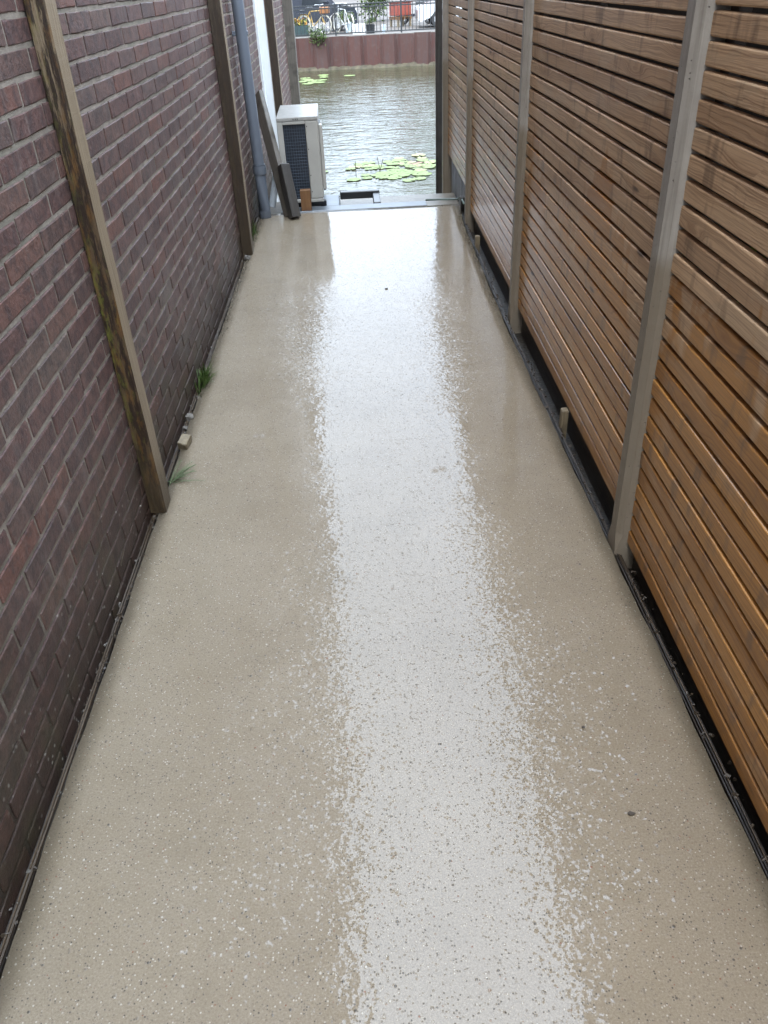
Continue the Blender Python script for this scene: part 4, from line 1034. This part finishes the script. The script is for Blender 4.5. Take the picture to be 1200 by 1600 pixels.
# cars
def car(loc, rz, paint, label, L=4.1, H=1.45, van=False):
    root = tag(empty('parked_car', loc, rz), label, 'car', 'cars parked across the canal'); pm = plain('car_paint', paint, .3, var=.04, coat=1.0)
    h = L / 2
    if van: prof = [(-h, .30), (-h, H - .15), (-h + .15, H), (h - 1.55, H), (h - .85, .98), (h - .08, .82), (h, .6), (h, .28)]
    else: prof = [(-h, .34), (-h + .02, .80), (-h + .12, .92), (-h + .45, H - .06), (-h + .85, H), (h - 2.0, H - .01), (h - 1.15, .95), (h - .15, .80), (h, .62), (h, .30)]
    wx = (-h + .75, h - .85); Wd = .85
    low = []
    for x in (wx[1], wx[0]):
        low += [(x + .37 * math.cos(a), .30 + .37 * math.sin(a)) for a in [rad(d) for d in (8, 40, 70, 90, 110, 140, 172)]]
    bm = bmesh.new(); poly = prof + [(h - .1, .22)] + [(x, max(.22, z)) for x, z in low] + [(-h + .1, .22)]
    def sect(w_, inset): return [bm.verts.new((x * (1 - inset * (.03 if z > .95 else 0.0)), w_ * (1 - .16 * max(0, (z - .9)) / (H - .9)), z)) for x, z in poly]
    a = sect(-Wd, 1); b = sect(Wd, 1); n = len(poly)
    bm.faces.new(a); bm.faces.new(b[::-1])
    for i in range(n): bm.faces.new((a[i], b[i], b[(i + 1) % n], a[(i + 1) % n]))
    bmesh.ops.triangulate(bm, faces=[f for f in bm.faces if len(f.verts) > 4]); bmesh.ops.recalc_face_normals(bm, faces=bm.faces[:])
    me = bpy.data.meshes.new('body'); bm.to_mesh(me); bm.free(); me.materials.append(pm); link('body', me, root)
    for s_ in (-1, 1):
        yy = lambda z: s_ * (Wd * (1 - .16 * max(0, (z - .9)) / (H - .9)) + .006)
        segs = [(-h + .62, -.28 if not van else -.9), (-.20 if not van else .05, h - 1.55)] if not van else [(.05, h - 1.45)]
        for x0, x1 in segs:
            z0, z1 = .97, H - .10
            q = [(x0, yy(z0), z0), (x1 + .22, yy(z0), z0), (x1 - .18, yy(z1), z1), (x0 + .12, yy(z1), z1)]
            MB().quad(*q).build('side_window', M['glass'], root)
        MB().box(-.05, .12, s_ * (Wd + .002), s_ * (Wd + .02), .80, .83).build('door_handle', M['rim'], root)
        MB().box(h - .16, h + .004, s_ * .58 - .14, s_ * .58 + .14, .60, .74, .02).build('headlight', M['rim'], root)
        MB().box(-h - .006, -h + .05, s_ * .66 - .1, s_ * .66 + .1, .62, .86, .01).build('tail_light', plain('tail_red', (.35, .02, .02), .2), root)
        MB().box(h - 1.35, h - 1.2, s_ * (Wd + .01), s_ * (Wd + .17), .92, 1.05, .03).build('mirror', pm, root)
        for x in wx:
            w_ = MB().tube([(x, s_ * (Wd - .20), .30), (x, s_ * (Wd + .01), .30)], .30, 24).build('wheel', M['tyre'], root)
            MB().tube([(x, s_ * (Wd + .004), .30), (x, s_ * (Wd + .022), .30)], .19, 18).build('rim', M['rim'], w_)
    x0, x1 = (h - 1.0, h - 1.5) if van else (h - 1.2, h - 1.92)
    MB().quad((x0 + .012, -.68, 1.0), (x0 + .012, .68, 1.0), (x1 + .02, .60, H - .08), (x1 + .02, -.60, H - .08)).build('windscreen', M['glass'], root)
    return root
car((5.05, 38.6, -0.25), rad(180), (0.50, 0.51, 0.52), 'white car parked across the canal at the right')
car((-1.75, 39.4, -0.25), 0.0, (0.012, 0.016, 0.026), 'dark navy van parked behind the bicycles', 4.6, 1.85, True)

# ------------------------------------------------------------------ houses and trees behind the street (they mirror in the canal)
def house(x0, x1, wall, roofc, label, y=104.0, eave=6.2, ridge=9.2):
    root = tag(empty('row_house', ((x0 + x1) / 2, y, -0.25)), label, 'house', 'houses across the canal'); w_ = (x1 - x0) / 2
    wm = plain('house_brick', wall, .8, var=.25, scale=2)
    MB().box(-w_ + .01, w_ - .01, 0, 9, 0, eave).build('wall', wm, root)
    MB().prism([(-0.3, eave), (9.3, eave), (4.5, ridge)], -w_, w_, 'X').build('roof', plain('house_roof', roofc, .6), root)
    MB().box(w_ - .9, w_ - .3, 4, 4.7, ridge - .9, ridge + .8).build('chimney', wm, root)
    d = MB().box(-w_ + .5, -w_ + 1.5, -.06, .02, .05, 2.25, .02).build('door', plain('door_green', (.03, .06, .05), .35), root)
    MB().box(-w_ + 1.34, -w_ + 1.40, -.12, -.061, 1.0, 1.12).build('handle', M['rim'], d)
    for z in (.8, 3.6):
        for x in ((-.2, w_ - 1.6) if z < 2 else (-w_ + 1.0, -.2, w_ - 1.6)):
            f = MB().box(x - .62, x + .62, -.05, .02, z, z + 1.6).build('window', M['white'], root)
            MB().box(x - .54, x - .03, -.062, -.051, z + .08, z + 1.52).build('pane', M['glass'], f); MB().box(x + .03, x + .54, -.062, -.051, z + .08, z + 1.52).build('pane', M['glass'], f)
house(-17.6, -11.0, (.20, .09, .07), (.06, .05, .05), 'red brick row house mirrored at the far left of the canal')
house(-10.9, -4.4, (.13, .08, .065), (.12, .05, .035), 'brown brick row house with orange roof behind the bicycles')
house(-4.3, 2.2, (.24, .21, .18), (.05, .05, .055), 'pale rendered row house behind the navy van', eave=5.8, ridge=8.2)
house(2.3, 8.8, (.16, .075, .06), (.10, .045, .035), 'dark red brick row house behind the red container')
house(8.9, 15.4, (.15, .10, .085), (.05, .05, .055), 'brown brick row house behind the white car')
def tree(x, y, H, label, seed):
    rn = random.Random(seed); root = tag(empty('street_tree', (x, y, -0.25)), label, 'tree', 'trees across the canal')
    t = MB().tube([(0, 0, 0), (.05, 0, H * .2), (-.05, .05, H * .42), (0, 0, H * .7)], [.2, .16, .12, .05], 9)
    tips = []
    for k in range(12):
        a = k * 2.4; z0 = H * rn.uniform(.25, .6); r = H * rn.uniform(.18, .3); z1 = z0 + H * rn.uniform(.1, .3)
        e = Vector((r * math.cos(a), r * math.sin(a), z1)); t.tube([(0, 0, z0), e * .5 + Vector((0, 0, z0 * .5)), e], [.07, .05, .02], 6); tips.append(e)
    t.build('trunk', M['bark'], root)
    c = MB(); tips.append(Vector((0, 0, H * .85)))
    for k in range(5200):
        e = tips[rn.randrange(len(tips))]; c.leaf(e + Vector((rn.gauss(0, H * .075), rn.gauss(0, H * .075), rn.gauss(0, H * .065))), .28 * rn.uniform(.6, 1.3), rn)
    o = c.build('crown', M['foliage'], root); o['kind'] = 'stuff'
tree(5.6, 46.0, 9.0, 'leafy street tree across the canal hidden behind the fence', 3)
tree(-7.5, 46.0, 8.0, 'leafy street tree across the canal hidden behind the brick wall', 4)

# ------------------------------------------------------------------ litter in the gaps along both edges
def litter(name, xf, y0, y1, n, mat, label, seed, zf=-0.012, smax=0.007):
    rn = random.Random(seed); mb = MB()
    for k in range(n):
        y = y0 + (y1 - y0) * rn.random() ** 1.0; x, z = xf(y, rn), zf + rn.uniform(0, .006); r = rn.uniform(.0018, smax) * (1.6 if rn.random() < .08 else 1)
        M_ = Matrix.Translation((x, y, z)) @ Euler((rn.uniform(0, 3), rn.uniform(0, 3), rn.uniform(0, 3))).to_matrix().to_4x4()
        t = bmesh.new(); bmesh.ops.create_cube(t, size=1.0)
        for v in t.verts: v.co = Vector((v.co.x * r * rn.uniform(.8, 1.8), v.co.y * r * rn.uniform(.8, 1.8), v.co.z * r * rn.uniform(.3, .9)))
        t.transform(M_); mb._merge(t)
    tag(mb.build(name, mat), label, 'litter', kind='stuff')
litter('litter', lambda y, r: -0.806 + r.gauss(0, .007), -0.5, 6.6, 150, M['stone'], 'grey grit and mortar crumbs along the foot of the brick wall', 1)
litter('litter', lambda y, r: -0.800 + r.gauss(0, .010), -0.5, 6.6, 420, M['deadleaf'], 'dark leaf litter along the foot of the brick wall', 2)
litter('litter', lambda y, r: slab_right(y) + .012 + abs(r.gauss(0, .012)), -0.5, 6.5, 380, M['deadleaf'], 'dark leaf litter along the fence side edge', 3, -0.010)
